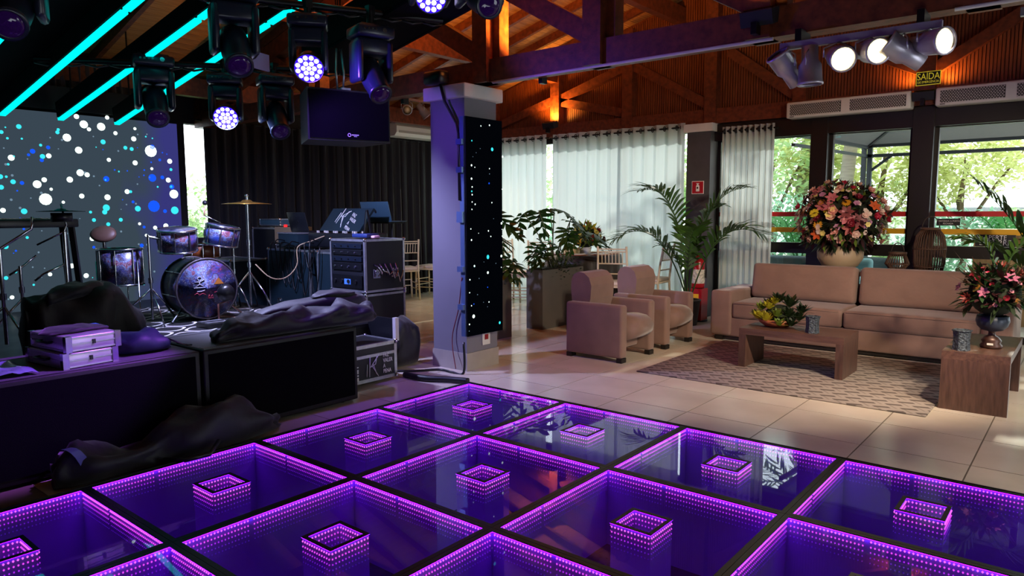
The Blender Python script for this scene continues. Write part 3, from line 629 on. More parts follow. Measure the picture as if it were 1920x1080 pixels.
# soft bags ------------------------------------------------------------------------------------------------
NYL = mat('bag_nylon', '#0c0b12', .6, var=.3, scale=5, bump=.35, bscale=9, sheen=.2); NYL2 = mat('bag_nylon_brown', '#150f10', .65, var=.3, scale=5, bump=.3, bscale=9)
def soft(pts, ws, hs, n=18, noise=.015, seed=1, pw=.75):
    """soft bag: superellipse sections along a path lying on its flat underside"""
    r = random.Random(seed); P = []; S = 5
    pts = [Vector(p) for p in pts]; N = len(pts)
    def cr(a, t):
        i = min(int(t), N-2); f = t-i; g = lambda k: a[max(0, min(N-1, k))]
        p0, p1, p2, p3 = g(i-1), g(i), g(i+1), g(i+2)
        return .5*((2*p1)+(p2-p0)*f+(2*p0-5*p1+4*p2-p3)*f*f+(3*p1-p0-3*p2+p3)*f**3)
    M_ = (N-1)*S; b = MB(); vs = []
    ph = [r.uniform(0, 6.3) for _ in range(6)]
    for k in range(M_+1):
        t = k/S; c = cr(pts, t); c2 = cr(pts, min(t+.05, N-1))-cr(pts, max(t-.05, 0)); d = Vector((c2.x, c2.y, 0)).normalized(); sd = Vector((-d.y, d.x, 0))
        w, h = max(.004, cr(ws, t)), max(.004, cr(hs, t))
        for q in range(n):
            a = 2*PI*q/n; ca, sa = math.cos(a), math.sin(a)
            x = math.copysign(abs(ca)**pw, ca)*w; z = math.copysign(abs(sa)**pw, sa)*h/2+h/2
            k2 = noise*(math.sin(t*4.1+a*3+ph[0])+math.sin(t*7.3-a*2+ph[1])*.6+math.sin(a*5+t*2.2+ph[2])*.5)
            if sa < -.2: k2 *= .1
            vs.append(c+sd*(x+k2*ca)+Vector((0, 0, z+k2*max(0, sa))))
    fs = [(i*n+q, i*n+(q+1) % n, (i+1)*n+(q+1) % n, (i+1)*n+q) for i in range(M_) for q in range(n)]+[tuple(range(n-1, -1, -1)), tuple(M_*n+q for q in range(n))]
    b.add(vs, fs, True); return b
t = thing('guitar_bag', 'long black guitar bag with a crumpled cover lying along the stage front', 'bag', (-.575, -1.2, .604))
soft([(0, -.75, 0), (0, -.55, 0), (0, -.2, 0), (0, .1, 0), (.02, .35, 0), (.02, .52, 0), (.02, .6, 0)], [.04, .1, .14, .16, .175, .16, .05], [.06, .14, .15, .15, .17, .14, .04], seed=2, noise=.028, n=28).obj('body', NYL, t)
t = thing('guitar_case', 'stiff guitar gig bag with a rounded end lying on top of the crumpled bag', 'bag', (-.95, -.8, .604))
soft([(0, -.75, .02), (0, -.5, .02), (0, -.15, .0), (.02, .1, 0), (.02, .3, 0), (.02, .38, 0)], [.05, .1, .13, .165, .175, .11], [.05, .12, .18, .2, .2, .17], seed=5, noise=.005, pw=.5).obj('body', NYL, t)
soft([(.03, -.1, .19), (.03, .05, .19), (.03, .22, .19), (.03, .3, .19)], [.03, .12, .13, .03], [.01, .045, .04, .01], seed=9, noise=.006).obj('pocket', NYL, t)
t = thing('instrument_bag', 'large dark upright instrument bag leaning on the stage', 'bag', (-1.68, -2.34, Z1))
soft([(-.02, -.4, 0), (-.02, -.33, 0), (0, -.12, 0), (0, .1, 0), (0, .3, 0), (0, .4, 0)], [.06, .17, .22, .24, .2, .1], [.36, .46, .5, .54, .36, .12], seed=8, noise=.025, pw=.65).obj('body', NYL2, t)
b = MB(); b.tube([(.2, .02+.02*math.sin(a), .05) if 0 else (.2-.012*abs(a), .06+.16*math.cos(a*.9)*.4+.02*a, .08+.2*(a+1.2)) for a in [k*.2-1 for k in range(10)]], .008, 5); b.obj('piping', BLACKP, t)
soft([(.12, -.3, .4), (.1, -.1, .44), (.05, .12, .46)], [.06, .09, .05], [.08, .11, .06], seed=4).obj('flap', NYL, t)
t = thing('shoulder_bag', 'small dark blue bag with a strap next to the aluminium cases', 'bag', (-.68, -2.38, .604))
soft([(0, -.16, 0), (0, -.1, 0), (0, .08, 0), (0, .16, 0)], [.06, .15, .15, .07], [.06, .13, .12, .05], seed=3, noise=.015).obj('body', mat('navy_bag', '#16203a', .6, bump=.3, bscale=9), t)
b = MB(); b.tube([(.1, .1, .09), (.16, .2, .03), (.1, .28, .01), (.02, .22, .02)], .006, 5); b.obj('strap', BLACKP, t)
t = thing('gig_bag', 'black gig bag slumped on the floor against the subwoofers', 'bag', (-.225, -2.45, .0))
soft([(-.02, -.62, 0), (0, -.5, 0), (0, -.2, 0), (.02, .1, 0), (.0, .42, 0), (-.05, .7, 0), (-.08, .8, 0)], [.06, .12, .11, .14, .14, .08, .02], [.1, .22, .13, .26, .28, .12, .03], seed=6, noise=.025).obj('body', NYL, t)
b = MB(); b.tube([(.16, -.1, .06), (.26, -.02, .056), (.28, .12, .06), (.2, .22, .1)], .014, 5); b.obj('strap', BLACKP, t)
b = MB(); b.grid(lambda u, v: (.08+.07*u-.05*u*u, -.6+.1*u+.05*v, .235-.16*u*u), 5, 1); b.obj('pale_band', mat('band_violet', '#5a58a8', .5), t)
t = thing('backpack', 'black backpack standing on the floor behind the lettered case', 'bag', (-1.3, .33-.12, 0)); t.location = (-1.12, .25, 0)
soft([(0, -.16, 0), (0, -.1, 0), (0, .1, 0), (0, .17, 0)], [.06, .12, .12, .06], [.34, .46, .44, .3], seed=12, noise=.02).obj('body', NYL, t)
# aluminium cases
ALC = mat('ribbed_aluminium', '#b9b4bd', .38, .6, var=.08, scale=3)
def alucase(label, z, dx):
    t = thing('aluminium_case', label, 'case', (-.67, -2.79+dx, z), .12, 'stacked aluminium cases')
    MB().rbox((-.22, -.15, 0), (.22, .15, .092), .008, 2).obj('shell', ALC, t)
    b = MB()
    for zz in (.006, .044, .078): b.box((.219, -.145, zz), (.224, .145, zz+.008)); b.box((-.21, -.154, zz), (.21, -.149, zz+.008))
    b.obj('edge_profile', ALU, t)
    for sx in (-.21, .21):
        for sy in (-.14, .14): MB().cbox((sx, sy, .046), (.034, .034, .094)).obj('corner_guard', CHROME, t)
    MB().cbox((.225, 0, .05), (.008, .016, .026)).obj('clasp', BLACKP, t)
    MB().tube([(-.06, -.15, .05), (-.06, -.18, .05), (.06, -.18, .05), (.06, -.15, .05)], .008, 6).obj('handle', BLACKP, t)
alucase('lower aluminium case of the stack on the subwoofer', .604, 0)
alucase('upper aluminium case of the stack, with a dark cloth on it', .698, .02)
t = thing('cloth_pouch', 'dark cloth pouch lying on the upper aluminium case', 'pouch', (-.66, -2.8, .792)); soft([(.08, -.16, 0), (.02, -.05, 0), (0, .08, 0), (.05, .2, 0)], [.04, .11, .1, .03], [.01, .03, .03, .01], seed=3, noise=.004).obj('body', NYL, t)
tag(MB().box((-.86, -2.76, .7915), (-.66, -2.58, .7955)).obj('blue_folder', mat('blue_folder', '#2f9ad8', .4)), 'bright blue folder under the cloth pouch', 'folder')
t = thing('plastic_sheet', 'clear plastic sheet on the subwoofer at the left edge', 'sheet', (-.6, -3.15, .604)); MB().grid(lambda u, v: (-.25+.42*u, -.14+.25*v, .02+.008*math.sin(7*u+3*v)+.006*math.sin(17*v)), 10, 8).obj('film', mat('plastic_film', '#8f94c0', .15), t)
# carpet and drum kit -------------------------------------------------------------------------------------
def lattice():
    m, nt, bs = nt_new('lattice_carpet'); N = nt.nodes; L = nt.links; tc = N.new('ShaderNodeTexCoord'); sp = N.new('ShaderNodeSeparateXYZ'); L.new(tc.outputs['Object'], sp.inputs[0])
    def M_(op, a, b_=None):
        q = N.new('ShaderNodeMath'); q.operation = op
        for i, v in enumerate((a, b_)):
            if v is None: continue
            if isinstance(v, (int, float)): q.inputs[i].default_value = v
            else: L.new(v, q.inputs[i])
        return q.outputs[0]
    u = M_('MULTIPLY', sp.outputs[0], 15.); v = M_('MULTIPLY', sp.outputs[1], 15.)
    s = M_('ADD', M_('COSINE', u), M_('COSINE', v)); s2 = M_('MULTIPLY', M_('COSINE', M_('MULTIPLY', u, 2)), .35); s3 = M_('ABSOLUTE', M_('ADD', s, M_('MULTIPLY', M_('SINE', M_('MULTIPLY', v, 2)), .0)))
    r = N.new('ShaderNodeValToRGB'); r.color_ramp.interpolation = 'CONSTANT'; r.color_ramp.elements[0].color = lin('#d8d4cc'); r.color_ramp.elements[1].color = lin('#0e0d10'); r.color_ramp.elements[1].position = .2
    L.new(M_('ABSOLUTE', M_('SUBTRACT', s3, .5)), r.inputs[0]); L.new(r.outputs[0], bs.inputs['Base Color']); bs.inputs['Roughness'].default_value = .95; return m
tag(MB().rbox((-3.95, -1.9, Z1), (-1.7, -.2, Z1+.012), .005, 1).obj('drum_carpet', lattice()), 'black carpet with white lattice pattern under the drum kit', 'carpet')
def graffiti(name, base):
    m, nt, bs = nt_new(name); N = nt.nodes; L = nt.links; tc = N.new('ShaderNodeTexCoord')
    nz = N.new('ShaderNodeTexNoise'); nz.inputs['Scale'].default_value = 9; nz.inputs['Detail'].default_value = 4; L.new(tc.outputs['Object'], nz.inputs[0])
    r = N.new('ShaderNodeValToRGB'); cr = r.color_ramp; cr.elements[0].color = lin(base); cr.elements[0].position = .4; cr.elements[1].color = lin('#2b2b3c'); cr.elements[1].position = .8
    for p_, c_ in ((.5, '#303c78'), (.56, '#402434'), (.62, '#4c668c'), (.68, '#702c3c')): e = cr.elements.new(p_); e.color = lin(c_)
    L.new(nz.outputs[0], r.inputs[0])
    wv = N.new('ShaderNodeTexNoise'); wv.inputs['Scale'].default_value = 26; wv.inputs['Detail'].default_value = 5; wv.inputs['Distortion'].default_value = 1.5; L.new(tc.outputs['Object'], wv.inputs[0])
    r2 = N.new('ShaderNodeValToRGB'); c2 = r2.color_ramp; c2.elements[0].position = .485; c2.elements[0].color = (0,0,0,1); c2.elements[1].position = .515; c2.elements[1].color = (0,0,0,1); e = c2.elements.new(.5); e.color = (1,1,1,1)
    L.new(wv.outputs[0], r2.inputs[0])
    n3 = N.new('ShaderNodeTexNoise'); n3.inputs['Scale'].default_value = 5; L.new(tc.outputs['Object'], n3.inputs[0]); r3 = N.new('ShaderNodeValToRGB'); c3 = r3.color_ramp; c3.elements[0].color = lin('#b83040'); c3.elements[0].position = .42; c3.elements[1].color = lin('#b8c4d4'); c3.elements[1].position = .52
    L.new(n3.outputs[0], r3.inputs[0])
    mx = N.new('ShaderNodeMix'); mx.data_type = 'RGBA'; L.new(r2.outputs[0], mx.inputs[0]); L.new(r.outputs[0], mx.inputs[6]); L.new(r3.outputs[0], mx.inputs[7]); L.new(mx.outputs[2], bs.inputs['Base Color']); bs.inputs['Roughness'].default_value = .35
    return m
GRAF = graffiti('graffiti_wrap', '#1a1c2c'); HEAD = mat('drum_head_white', '#c9c9c4', .5); HEADB = mat('drum_head_tan', '#a89880', .5)
def stand(parent, base, ztop, r=.012, spread=.24, n=3, a0=.3, zl=.35):
    x, y, z = base; b = MB(); b.cyl((x, y, z+.06), (x, y, ztop), r, n=10); b.cyl((x, y, z+zl+.05), (x, y, z+zl+.1), r*1.7, n=10); b.obj('tube', CHROME, parent)
    for k in range(n):
        a = a0+2*PI*k/n; c, s = math.cos(a)*spread, math.sin(a)*spread
        MB().tube([(x, y, z+zl), (x+c*.55, y+s*.55, z+zl*.55), (x+c, y+s, z+.024)], .01, 6).obj('leg', CHROME, parent)
def drum(name, label, loc, r, h, tilt=None, shell=None, lugs=8, legs=None, rim=CHROME):
    t = thing(name, label, 'drum', loc, 0, None); M = (tilt or Matrix()).to_4x4()
    MB().lathe([(r, -h/2), (r, h/2)], 32, M).obj('shell', shell or GRAF, t)
    for s_, mm in ((1, HEAD), (-1, HEADB)):
        MB().lathe([(0, s_*h/2*.99), (r*.985, s_*h/2)], 32, M).obj('drum_head', mm, t)
        MB().tube([M @ Vector((r*1.03*math.cos(k*PI/16), r*1.03*math.sin(k*PI/16), s_*(h/2-.006))) for k in range(32)], .011, 6, True).obj('hoop', rim, t)
    for k in range(lugs):
        a = 2*PI*k/lugs+.2; b = MB()
        for s_ in (1, -1): b.cyl(M @ Vector((r*1.045*math.cos(a), r*1.045*math.sin(a), s_*.02)), M @ Vector((r*1.045*math.cos(a), r*1.045*math.sin(a), s_*(h/2))), .005, n=6)
        b.cyl(M @ Vector((r*1.04*math.cos(a), r*1.04*math.sin(a), -.03)), M @ Vector((r*1.04*math.cos(a), r*1.04*math.sin(a), .03)), .011, n=6); b.obj('lug', CHROME, t)
    return t
BX = Matrix.Rotation(PI/2, 4, 'Y')
bd = drum('bass_drum', 'large bass drum with a dark graffiti front head', (-2.72, -.95, Z1+.32), .28, .42, Matrix.Rotation(-.12, 4, 'Z') @ BX, rim=mat('bass_hoop', '#3a3438', .4))
MF = Matrix.Rotation(-.12, 4, 'Z') @ BX
BH = MB().lathe([(0, .216), (.275, .2165)], 32, MF).obj('printed_head', graffiti('graffiti_head', '#22243a'), bd)
def onhead(pl): return [MF @ Vector((-z, y, .219)) for y, z in pl]
b = MB(); b.add(onhead([(.06, .04), (.155, .04), (.105, .105)]), [(0,1,2)]); b.obj('orange_triangle', mat('orange_print', '#b06a20', .6), BH)
b = MB(); b.tube(onhead([(-.075+.02*math.cos(k), .1+.02*math.sin(k)) for k in range(7)]), .005, 5, True)
for pl in (((-.075, .08), (-.075, .05), (-.12, .02)), ((-.075, .05), (-.03, .02)), ((-.12, .07), (-.075, .07), (-.03, .09)), ((-.13, .015), (-.02, .015)), ((-.1, -.02), (-.06, -.02), (-.03, -.01))): b.tube(onhead(pl), .004, 5)
b.obj('figure_print', mat('print_white', '#b9b4c4', .6), BH)
b = MB()
for pl in (((-.13, -.05), (-.1, -.035), (-.08, -.055), (-.05, -.04), (-.02, -.055)), ((.0, -.09), (.01, -.06), (.025, -.08), (.04, -.06), (.05, -.09), (0, -.09)), ((.06, -.04), (.09, -.03), (.12, -.045))): b.tube(onhead(pl), .004, 5)
b.obj('red_scribble', mat('print_red', '#a02840', .6), BH)
for s_ in (-1, 1): MB().cyl((.1, s_*.22, -.17), (.16, s_*.36, -.295), .01, n=8).obj('spur', CHROME, bd)
t1_ = drum('hanging_tom', 'graffiti tom on a chrome stand left of the bass drum', (-2.66, -1.17, 1.24), .165, .21, Matrix.Rotation(.12, 4, 'Y') @ Matrix.Rotation(.08, 4, 'X'))
stand(t1_, (-.02, -.26, -1.24+Z1), .06, spread=.3, a0=2.0); MB().cyl((-.02, -.26, .04), (-.01, -.16, .02), .014).obj('mount_arm', CHROME, t1_)
drum('hanging_tom', 'blue graffiti tom with a tan bottom head over the bass drum', (-2.78, -.66, 1.27), .155, .2, Matrix.Rotation(.16, 4, 'Y') @ Matrix.Rotation(-.12, 4, 'X'), graffiti('graffiti_blue', '#1d3f96'))
sn = drum('snare_drum', 'brown wooden snare drum behind the bass drum', (-3.2, -.66, 1.1), .17, .15, None, wood('snare_wood', '#5e2c14', '#8a4a22', (1, 1, 8), .35), 10)
stand(sn, (0, 0, -1.1+Z1), -.08, spread=.22)
ft = drum('floor_tom', 'graffiti floor tom on three legs at the left of the kit', (-2.95, -1.58, 1.0), .185, .34)
for a in (.4, 2.5, 4.6): MB().tube([(.2*math.cos(a), .2*math.sin(a), .06), (.2*math.cos(a), .2*math.sin(a), -.52), (.23*math.cos(a), .23*math.sin(a), -.545)], .007, 6).obj('leg', CHROME, ft)
th = thing('drum_throne', 'round brown drum stool behind the floor tom', 'stool', (-3.5, -1.5, Z1)); MB().lathe([(0, -.03), (.09, -.03), (.115, -.01), (.12, .01), (.1, .03), (.05, .04), (0, .042)], 24, Matrix.Translation((0, 0, .84)) @ Matrix.Rotation(-.65, 4, 'Z') @ Matrix.Rotation(1.05, 4, 'Y') @ Matrix.Diagonal((.75, 1, 1, 1))).obj('seat', mat('stool_leather', '#5a4034', .5), th)
stand(th, (0, 0, 0), .78, .018, .24)
BRASS = mat('cymbal_bronze', '#c49a4a', .28, .9, var=.12, scale=9)
cy = thing('cymbal_stand', 'bronze crash cymbal on a tall chrome stand', 'cymbal', (-2.9, -.3, Z1)); MB().lathe([(0, 1.185), (.04, 1.18), (.06, 1.163), (.14, 1.152), (.25, 1.14), (.25, 1.137), (.06, 1.155), (0, 1.17)], 32).obj('cymbal', BRASS, cy)
stand(cy, (0, 0, 0), 1.24, .013, .3, zl=.42); MB().sph((0, 0, 1.225), .018, 8, 6).obj('wing_nut', CHROME, cy); MB().cyl((0, 0, .7), (0, 0, .76), .022).obj('clamp', CHROME, cy)
cy2 = thing('cymbal_stand', 'thin dark cymbal on a tilted boom stand at the left of the stage', 'cymbal', (-2.28, -2.26, Z1)); MB().lathe([(0, 1.085), (.03, 1.082), (.05, 1.07), (.17, 1.062), (.17, 1.059), (.05, 1.066), (0, 1.075)], 32).obj('cymbal', mat('dark_cymbal', '#22242c', .3, .8), cy2)
MB().lathe([(0, .98), (.075, .98), (.075, 1.05), (0, 1.05)], 20).obj('felt_block', BLACKP, cy2); stand(cy2, (.03, .0, 0), .9, .014, .3); MB().tube([(0, 0, 1.12), (.02, .02, .95), (.03, 0, .9), (-.08, -.16, .8)], .008, 6).obj('boom', CHROME, cy2); MB().tube([(.03, 0, .65), (-.05, -.14, .57), (-.06, -.2, .52)], .009, 6).obj('boom', CHROME, cy2)
st2 = thing('boom_stand', 'chrome boom stand at the left edge of the stage', 'stand', (-2.25, -2.7, Z1)); stand(st2, (0, 0, 0), .78, .014, .28); MB().tube([(-.05, -.1, .74), (0, 0, .78), (.06, .2, .93), (.06, .21, 1.02)], .011, 6).obj('boom', CHROME, st2)
st3 = thing('boom_stand', 'short chrome stand behind the big instrument bag', 'stand', (-2.7, -2.45, Z1)); stand(st3, (0, 0, 0), .62, .013, .26); MB().tube([(0, -.08, .55), (0, 0, .6), (0, .12, .7)], .009, 6).obj('boom', CHROME, st3)
mc = thing('microphone_stand', 'small microphone on a thin boom above the blue tom', 'microphone', (-3.0, -.42, Z1)); stand(mc, (0, 0, 0), .78, .008, .2); MB().tube([(0, 0, .76), (0, -.14, .95), (0, -.3, 1.02)], .007, 6).obj('boom', CHROME, mc); MB().tube([(0, -.3, 1.02), (0, -.29, 1.12)], .009, 6).obj('microphone_body', mat('mic_tan', '#b08a68', .5), mc); MB().sph((0, -.288, 1.15), .026, 10, 8).obj('microphone_head', BLACKP, mc)
mk = thing('kick_microphone', 'round black microphone in front of the bass drum', 'microphone', (-2.2, -.98, Z1)); MB().lathe([(0, -.06), (.06, -.06), (.085, 0), (.06, .06), (0, .06)], 18, Matrix.Translation((0, .02, .3)) @ BX).obj('microphone_head', BLACKP, mk); MB().tube([(0, .02, .22), (.0, -.06, .2), (0, -.06, .012)], .01, 6).obj('stand_tube', mat('copper_tube', '#8a5a50', .35, .6), mk); MB().lathe([(.09, 0), (.08, .014), (0, .016)], 16, Matrix.Translation((0, -.06, 0))).obj('base', BLACKP, mk)
pd = thing('effects_pedal', 'flat white-edged pedal board in front of the bass drum', 'pedal', (-2.1, -1.0, Z1+.012)); MB().box((-.12, -.25, 0), (.1, -.02, .04)).obj('body', BLACKP, pd); MB().box((-.1, -.24, .04), (-.04, -.03, .05)).obj('treadle', ALU, pd); MB().box((.02, -.24, .04), (.07, -.03, .05)).obj('treadle', ALU, pd)
kb = thing('keyboard', 'black stage keyboard on a stand at the left of the stage', 'keyboard', (-2.75, -2.45, Z1)); MB().rbox((-.16, -.9, .93), (.16, .42, 1.0), .012, 2).obj('body', BLACKP, kb)
b = MB()
for k in range(50): b.box((-.05, -.86+.024*k, 1.0), (.13, -.86+.024*k+.021, 1.008))
stuff(b.obj('white_keys', WHITE, kb))
for y in (-.75, .38):
    MB().beam((-.1, y, .93), (-.14, y+.05, 0), .04, .04).obj('stand_leg', BLACK, kb); MB().beam((.1, y, .93), (.14, y+.05, 0), .04, .04).obj('stand_leg', BLACK, kb)
# floor cables
tag(MB().tube(sp([(-1.05, -.1, .012), (-.8, .12, .012), (-.66, .3, .012), (-.5, .3, .012), (-.37, .33, .02), (-.38, .345, .3)]), .012, 6).obj('power_cable', BLACKP), 'black cable running along the floor to the column screen', 'cable')
tag(MB().tube(sp([(-.4, .35, .9), (-.52, .43, .6), (-.6, .42, .3), (-.5, .36, .03)]), .005, 5).obj('red_cable', mat('red_cable', '#6a1c28', .5)), 'thin red cable hanging down the column', 'cable')
tag(MB().tube(sp([(-.7, -.1, .03), (-.45, -.08, .03), (-.25, .02, .03), (-.08, .08, .03)]), .028, 8).obj('cable_sleeve', mat('cable_sleeve', '#0d0d12', .5)), 'thick black cable sleeve leading to the dance floor corner', 'cable')
# ================================================================ LIGHTING RIG
CY = emis('cyan_tube', '#00f0ea', 1.25)
FINM = mat('fin_black', '#030305', .8, spec=.1)
for Y, xa, za, xb, zb, lab in ((-2.5, -4.6, 2.5, -.6, 3.19, 'at the top left corner'), (-1.96, -4.6, 2.5, -.6, 3.165, 'at the left, under the black ceiling panel'), (-1.43, -4.6, 2.505, -.5, 3.21, 'in the middle of the three'), (-.86, -4.6, 2.51, -.4, 3.29, 'passing behind the moving heads')):
    t = thing('light_fin', 'sloping black beam with a cyan light tube, '+lab, 'light beam', (xa, Y, za), 0, 'cyan light tubes over the stage'); dx, dz = xb-xa, zb-za
    MB().beam((0, -.03, .09), (dx, -.03, dz+.09), .03, .16).obj('beam', FINM, t)
    MB().beam((-.02, 0, 0), (dx*.74, 0, dz*.74), .055, .03).obj('light_tube', CY, t)
    MB().beam((dx*.75, 0, dz*.75), (dx, 0, dz), .055, .03).obj('light_tube', CY, t)
    b = MB()
    for q in (.1, .9): b.cyl((dx*q, -.03, dz*q+.17), (dx*q, -.03, roofz(xa+dx*q)-za-.05), .008, n=6)
    b.obj('hanger', BLACK, t)
for y0, y1, xa, za, xb, zb, lab in ((-2.46, -2.0, -4.6, 2.66, -.6, 3.36, 'left of the first cyan tube'), (-.52, .02, -4.0, 2.36+.0, .9, 3.3, 'beside the timber truss')):
    if y1 > 0: xa, za = -1.5, 2.8
    t = thing('ceiling_panel', 'sloping matt black ceiling panel '+lab, 'panel', (xa, y0, za), 0, 'black panels over the stage')
    MB().beam((0, (y1-y0)/2, .03), (xb-xa, (y1-y0)/2, zb-za+.03), y1-y0, .05).obj('board', FINM, t); MB().beam((0, .01, .15), (xb-xa, .01, zb-za+.15), .03, .24).obj('side_board', FINM, t); MB().beam((0, y1-y0-.01, .1), (xb-xa, y1-y0-.01, zb-za+.1), .03, .2).obj('side_board', FINM, t)
    b = MB(); b.cyl((.3, .2, .06), (.3, .2, roofz(xa+.3)-za), .008, n=6); b.cyl((xb-xa-.3, .2, zb-za), (xb-xa-.3, .2, roofz(xb-.3)-za), .008, n=6); b.obj('hanger', BLACK, t)
def pipe(label, p, q):
    t = thing('lighting_bar', label, 'lighting bar', p); d = Vector(q)-Vector(p)
    MB().cyl((0,0,0), d, .026, n=10).obj('pipe', BLACK, t)
    b = MB()
    for k in range(14): u = k/14; b.tube([d*u+Vector((.0, 0, -.03)), d*(u+.03)+Vector((.01, .01, -.05)), d*(u+.07)+Vector((0, 0, -.03))], .01, 5)
    b.obj('cable', BLACKP, t); b = MB()
    for u in (.08, .92): c = d*u; b.cyl(c, c+Vector((0, 0, max(.2, roofz(p[0]+c.x)-p[2]-c.z-.05))), .007, n=6)
    b.obj('hanger', BLACK, t)
pipe('black lighting bar carrying the three nearer moving heads', (-1.25, -2.2, 3.06), (-.2, -.06, 3.06))
pipe('black lighting bar carrying the three farther moving heads', (-3.15, -2.1, 2.83), (-1.45, .1, 2.83))
pipe('black lighting bar with the moving head at the left picture edge', (-.72, -3.7, 2.98), (-.66, -2.45, 2.98))
pipe('black lighting bar at the top of the picture beside the truss', (.45, -1.0, 3.16), (1.75, -1.36, 3.16))
MHB = mat('moving_head_black', '#182030', .3, var=.1); LENS = mat('violet_glow_lens', '#120a1c', .06, .2, emit='#2a0a50', es=.25)  # lenses of the unlit heads carry a faint violet glow of their own
FACE = mat('wash_face', '#1a1030', .3, emit='#3008ff', es=1.6); LIT = emis('wash_led', '#efe6ff', 2.6)
def moving_head(label, c, d, s=1, wash=False, yaw=0, ztop=None, energy=0, aim=None, spot=50, col=(.22, .08, 1)):
    """c: head centre, d: direction of the beam"""
    t = thing('wash_light' if wash else 'moving_head', label, 'stage light', c, 0, 'lit wash lights' if wash else 'moving head spotlights'); d = Vector(d).normalized()
    R = rotz(math.atan2(d.y, d.x)); up = .27*s
    T = Matrix.Translation((0, 0, up))
    b = MB(); b.rbox((-.13*s, -.155*s, up), (.13*s, .155*s, up+.085*s), .02*s, 2, R); b.rbox((-.1*s, -.12*s, up+.075*s), (.1*s, .12*s, up+.1*s), .01, 1, R); b.obj('base', MHB, t)
    b = MB(); b.cyl((0,0,up+.09*s), (0,0,(ztop-c[2]) if ztop else up+.16*s), .03*s, n=8); b.cbox((.0, .0, ((ztop-c[2]) if ztop else up+.2)-.0), (.05, .06, .07)); b.obj('clamp', BLACK, t)
    for k in range(4): MB().cyl(R @ Vector((.128*s, (-.1+.03*k)*s, up+.05*s)), R @ Vector((.137*s, (-.1+.03*k)*s, up+.05*s)), .009*s, n=8).obj('connector', CHROME, t)
    MB().cyl(R @ Vector((.128*s, .06*s, up+.05*s)), R @ Vector((.138*s, .06*s, up+.05*s)), .018*s, n=10).obj('power_connector', CHROME, t)
    y = MB()
    y.rbox((-.09*s, -.145*s, up-.13*s), (.09*s, .145*s, up-.005*s), .025*s, 2, R)
    for sg in (-1, 1):
        y0, y1 = sorted((sg*.098*s, sg*.15*s)); y.rbox((-.105*s, y0, -.07*s), (.105*s, y1, up-.02*s), .025*s, 2, R)
    y.obj('yoke', MHB, t)
    A = align(d)
    if not wash:
        MB().lathe([(0, -.15*s), (.06*s, -.145*s), (.088*s, -.1*s), (.096*s, -.02*s), (.094*s, .1*s), (.084*s, .2*s), (.09*s, .23*s), (.088*s, .255*s), (.07*s, .25*s)], 22, A, cap=False).obj('head', MHB, t)
        MB().sph((0,0,0), .072*s, 14, 8, (1, 1, .35), A @ Matrix.Translation((0, 0, .245*s))).obj('lens', LENS, t)
    else:
        MB().lathe([(0, -.1*s), (.06*s, -.095*s), (.085*s, -.05*s), (.095*s, .04*s), (.118*s, .12*s), (.115*s, .125*s), (.11*s, .118*s)], 24, A, cap=False).obj('head', MHB, t)
        MB().lathe([(0, .119*s), (.115*s, .118*s)], 24, A).obj('face_plate', FACE, t)
        pos = [(0, 0)]+[(.042*s*math.cos(k*PI/3), .042*s*math.sin(k*PI/3)) for k in range(6)]+[(.086*s*math.cos(k*PI/6+.26), .086*s*math.sin(k*PI/6+.26)) for k in range(12)]
        for px_, py_ in pos: MB().sph((px_, py_, .12*s), .0195*s, 8, 4, (1, 1, .4), A).obj('led_lens', LIT, t)
        if energy: light('wash_beam', 'SPOT', d*.27*s, energy, col, t, aim or d, .06, spot, .5)
    return t
moving_head('moving head spotlight cut by the left picture edge', (-.72, -2.94, 2.66), (.75, -.35, -.6), 1.05, ztop=2.99)
moving_head('large moving head in front of the third cyan tube', (-.9, -1.51, 2.72), (.7, -.28, -.7), 1.1, ztop=3.07)
moving_head('moving head hanging low over the lower end of the cyan tubes', (-2.57, -1.35, 2.5), (.7, -.25, -.65), 1.08, ztop=2.84)
moving_head('unlit moving head above the hanging speaker', (-.45, -.61, 2.58), (.7, -.2, -.75), 1.0, ztop=3.07)
moving_head('small unlit moving head just left of the hanging speaker', (-1.93, -.53, 2.4), (.75, -.3, -.75), 1.0, ztop=2.84)
moving_head('moving head with a lens at the top, beside the timber post', (1.25, -1.22, 2.72), (.75, -.45, -.45), .85, ztop=3.17)
moving_head('lit wash light in the nearer row above the speaker', (-.66, -1.04, 2.63), (.72, -.55, -.55), .95, True, ztop=3.07, energy=85, aim=(.4, 1.2, -.8), spot=150)
moving_head('lit wash light in the farther row left of the small moving head', (-2.17, -.89, 2.4), (.74, -.5, -.45), .95, True, ztop=2.84, energy=420, aim=(-.3, .6, -1.2), spot=150, col=(.5, .52, 1))
moving_head('lit wash light cut by the top picture edge', (.72, -1.1, 2.86), (.72, -.55, -.42), .85, True, ztop=3.17, energy=900, aim=(-1.5, -1.6, -2.06), spot=24, col=(.42, .12, 1))
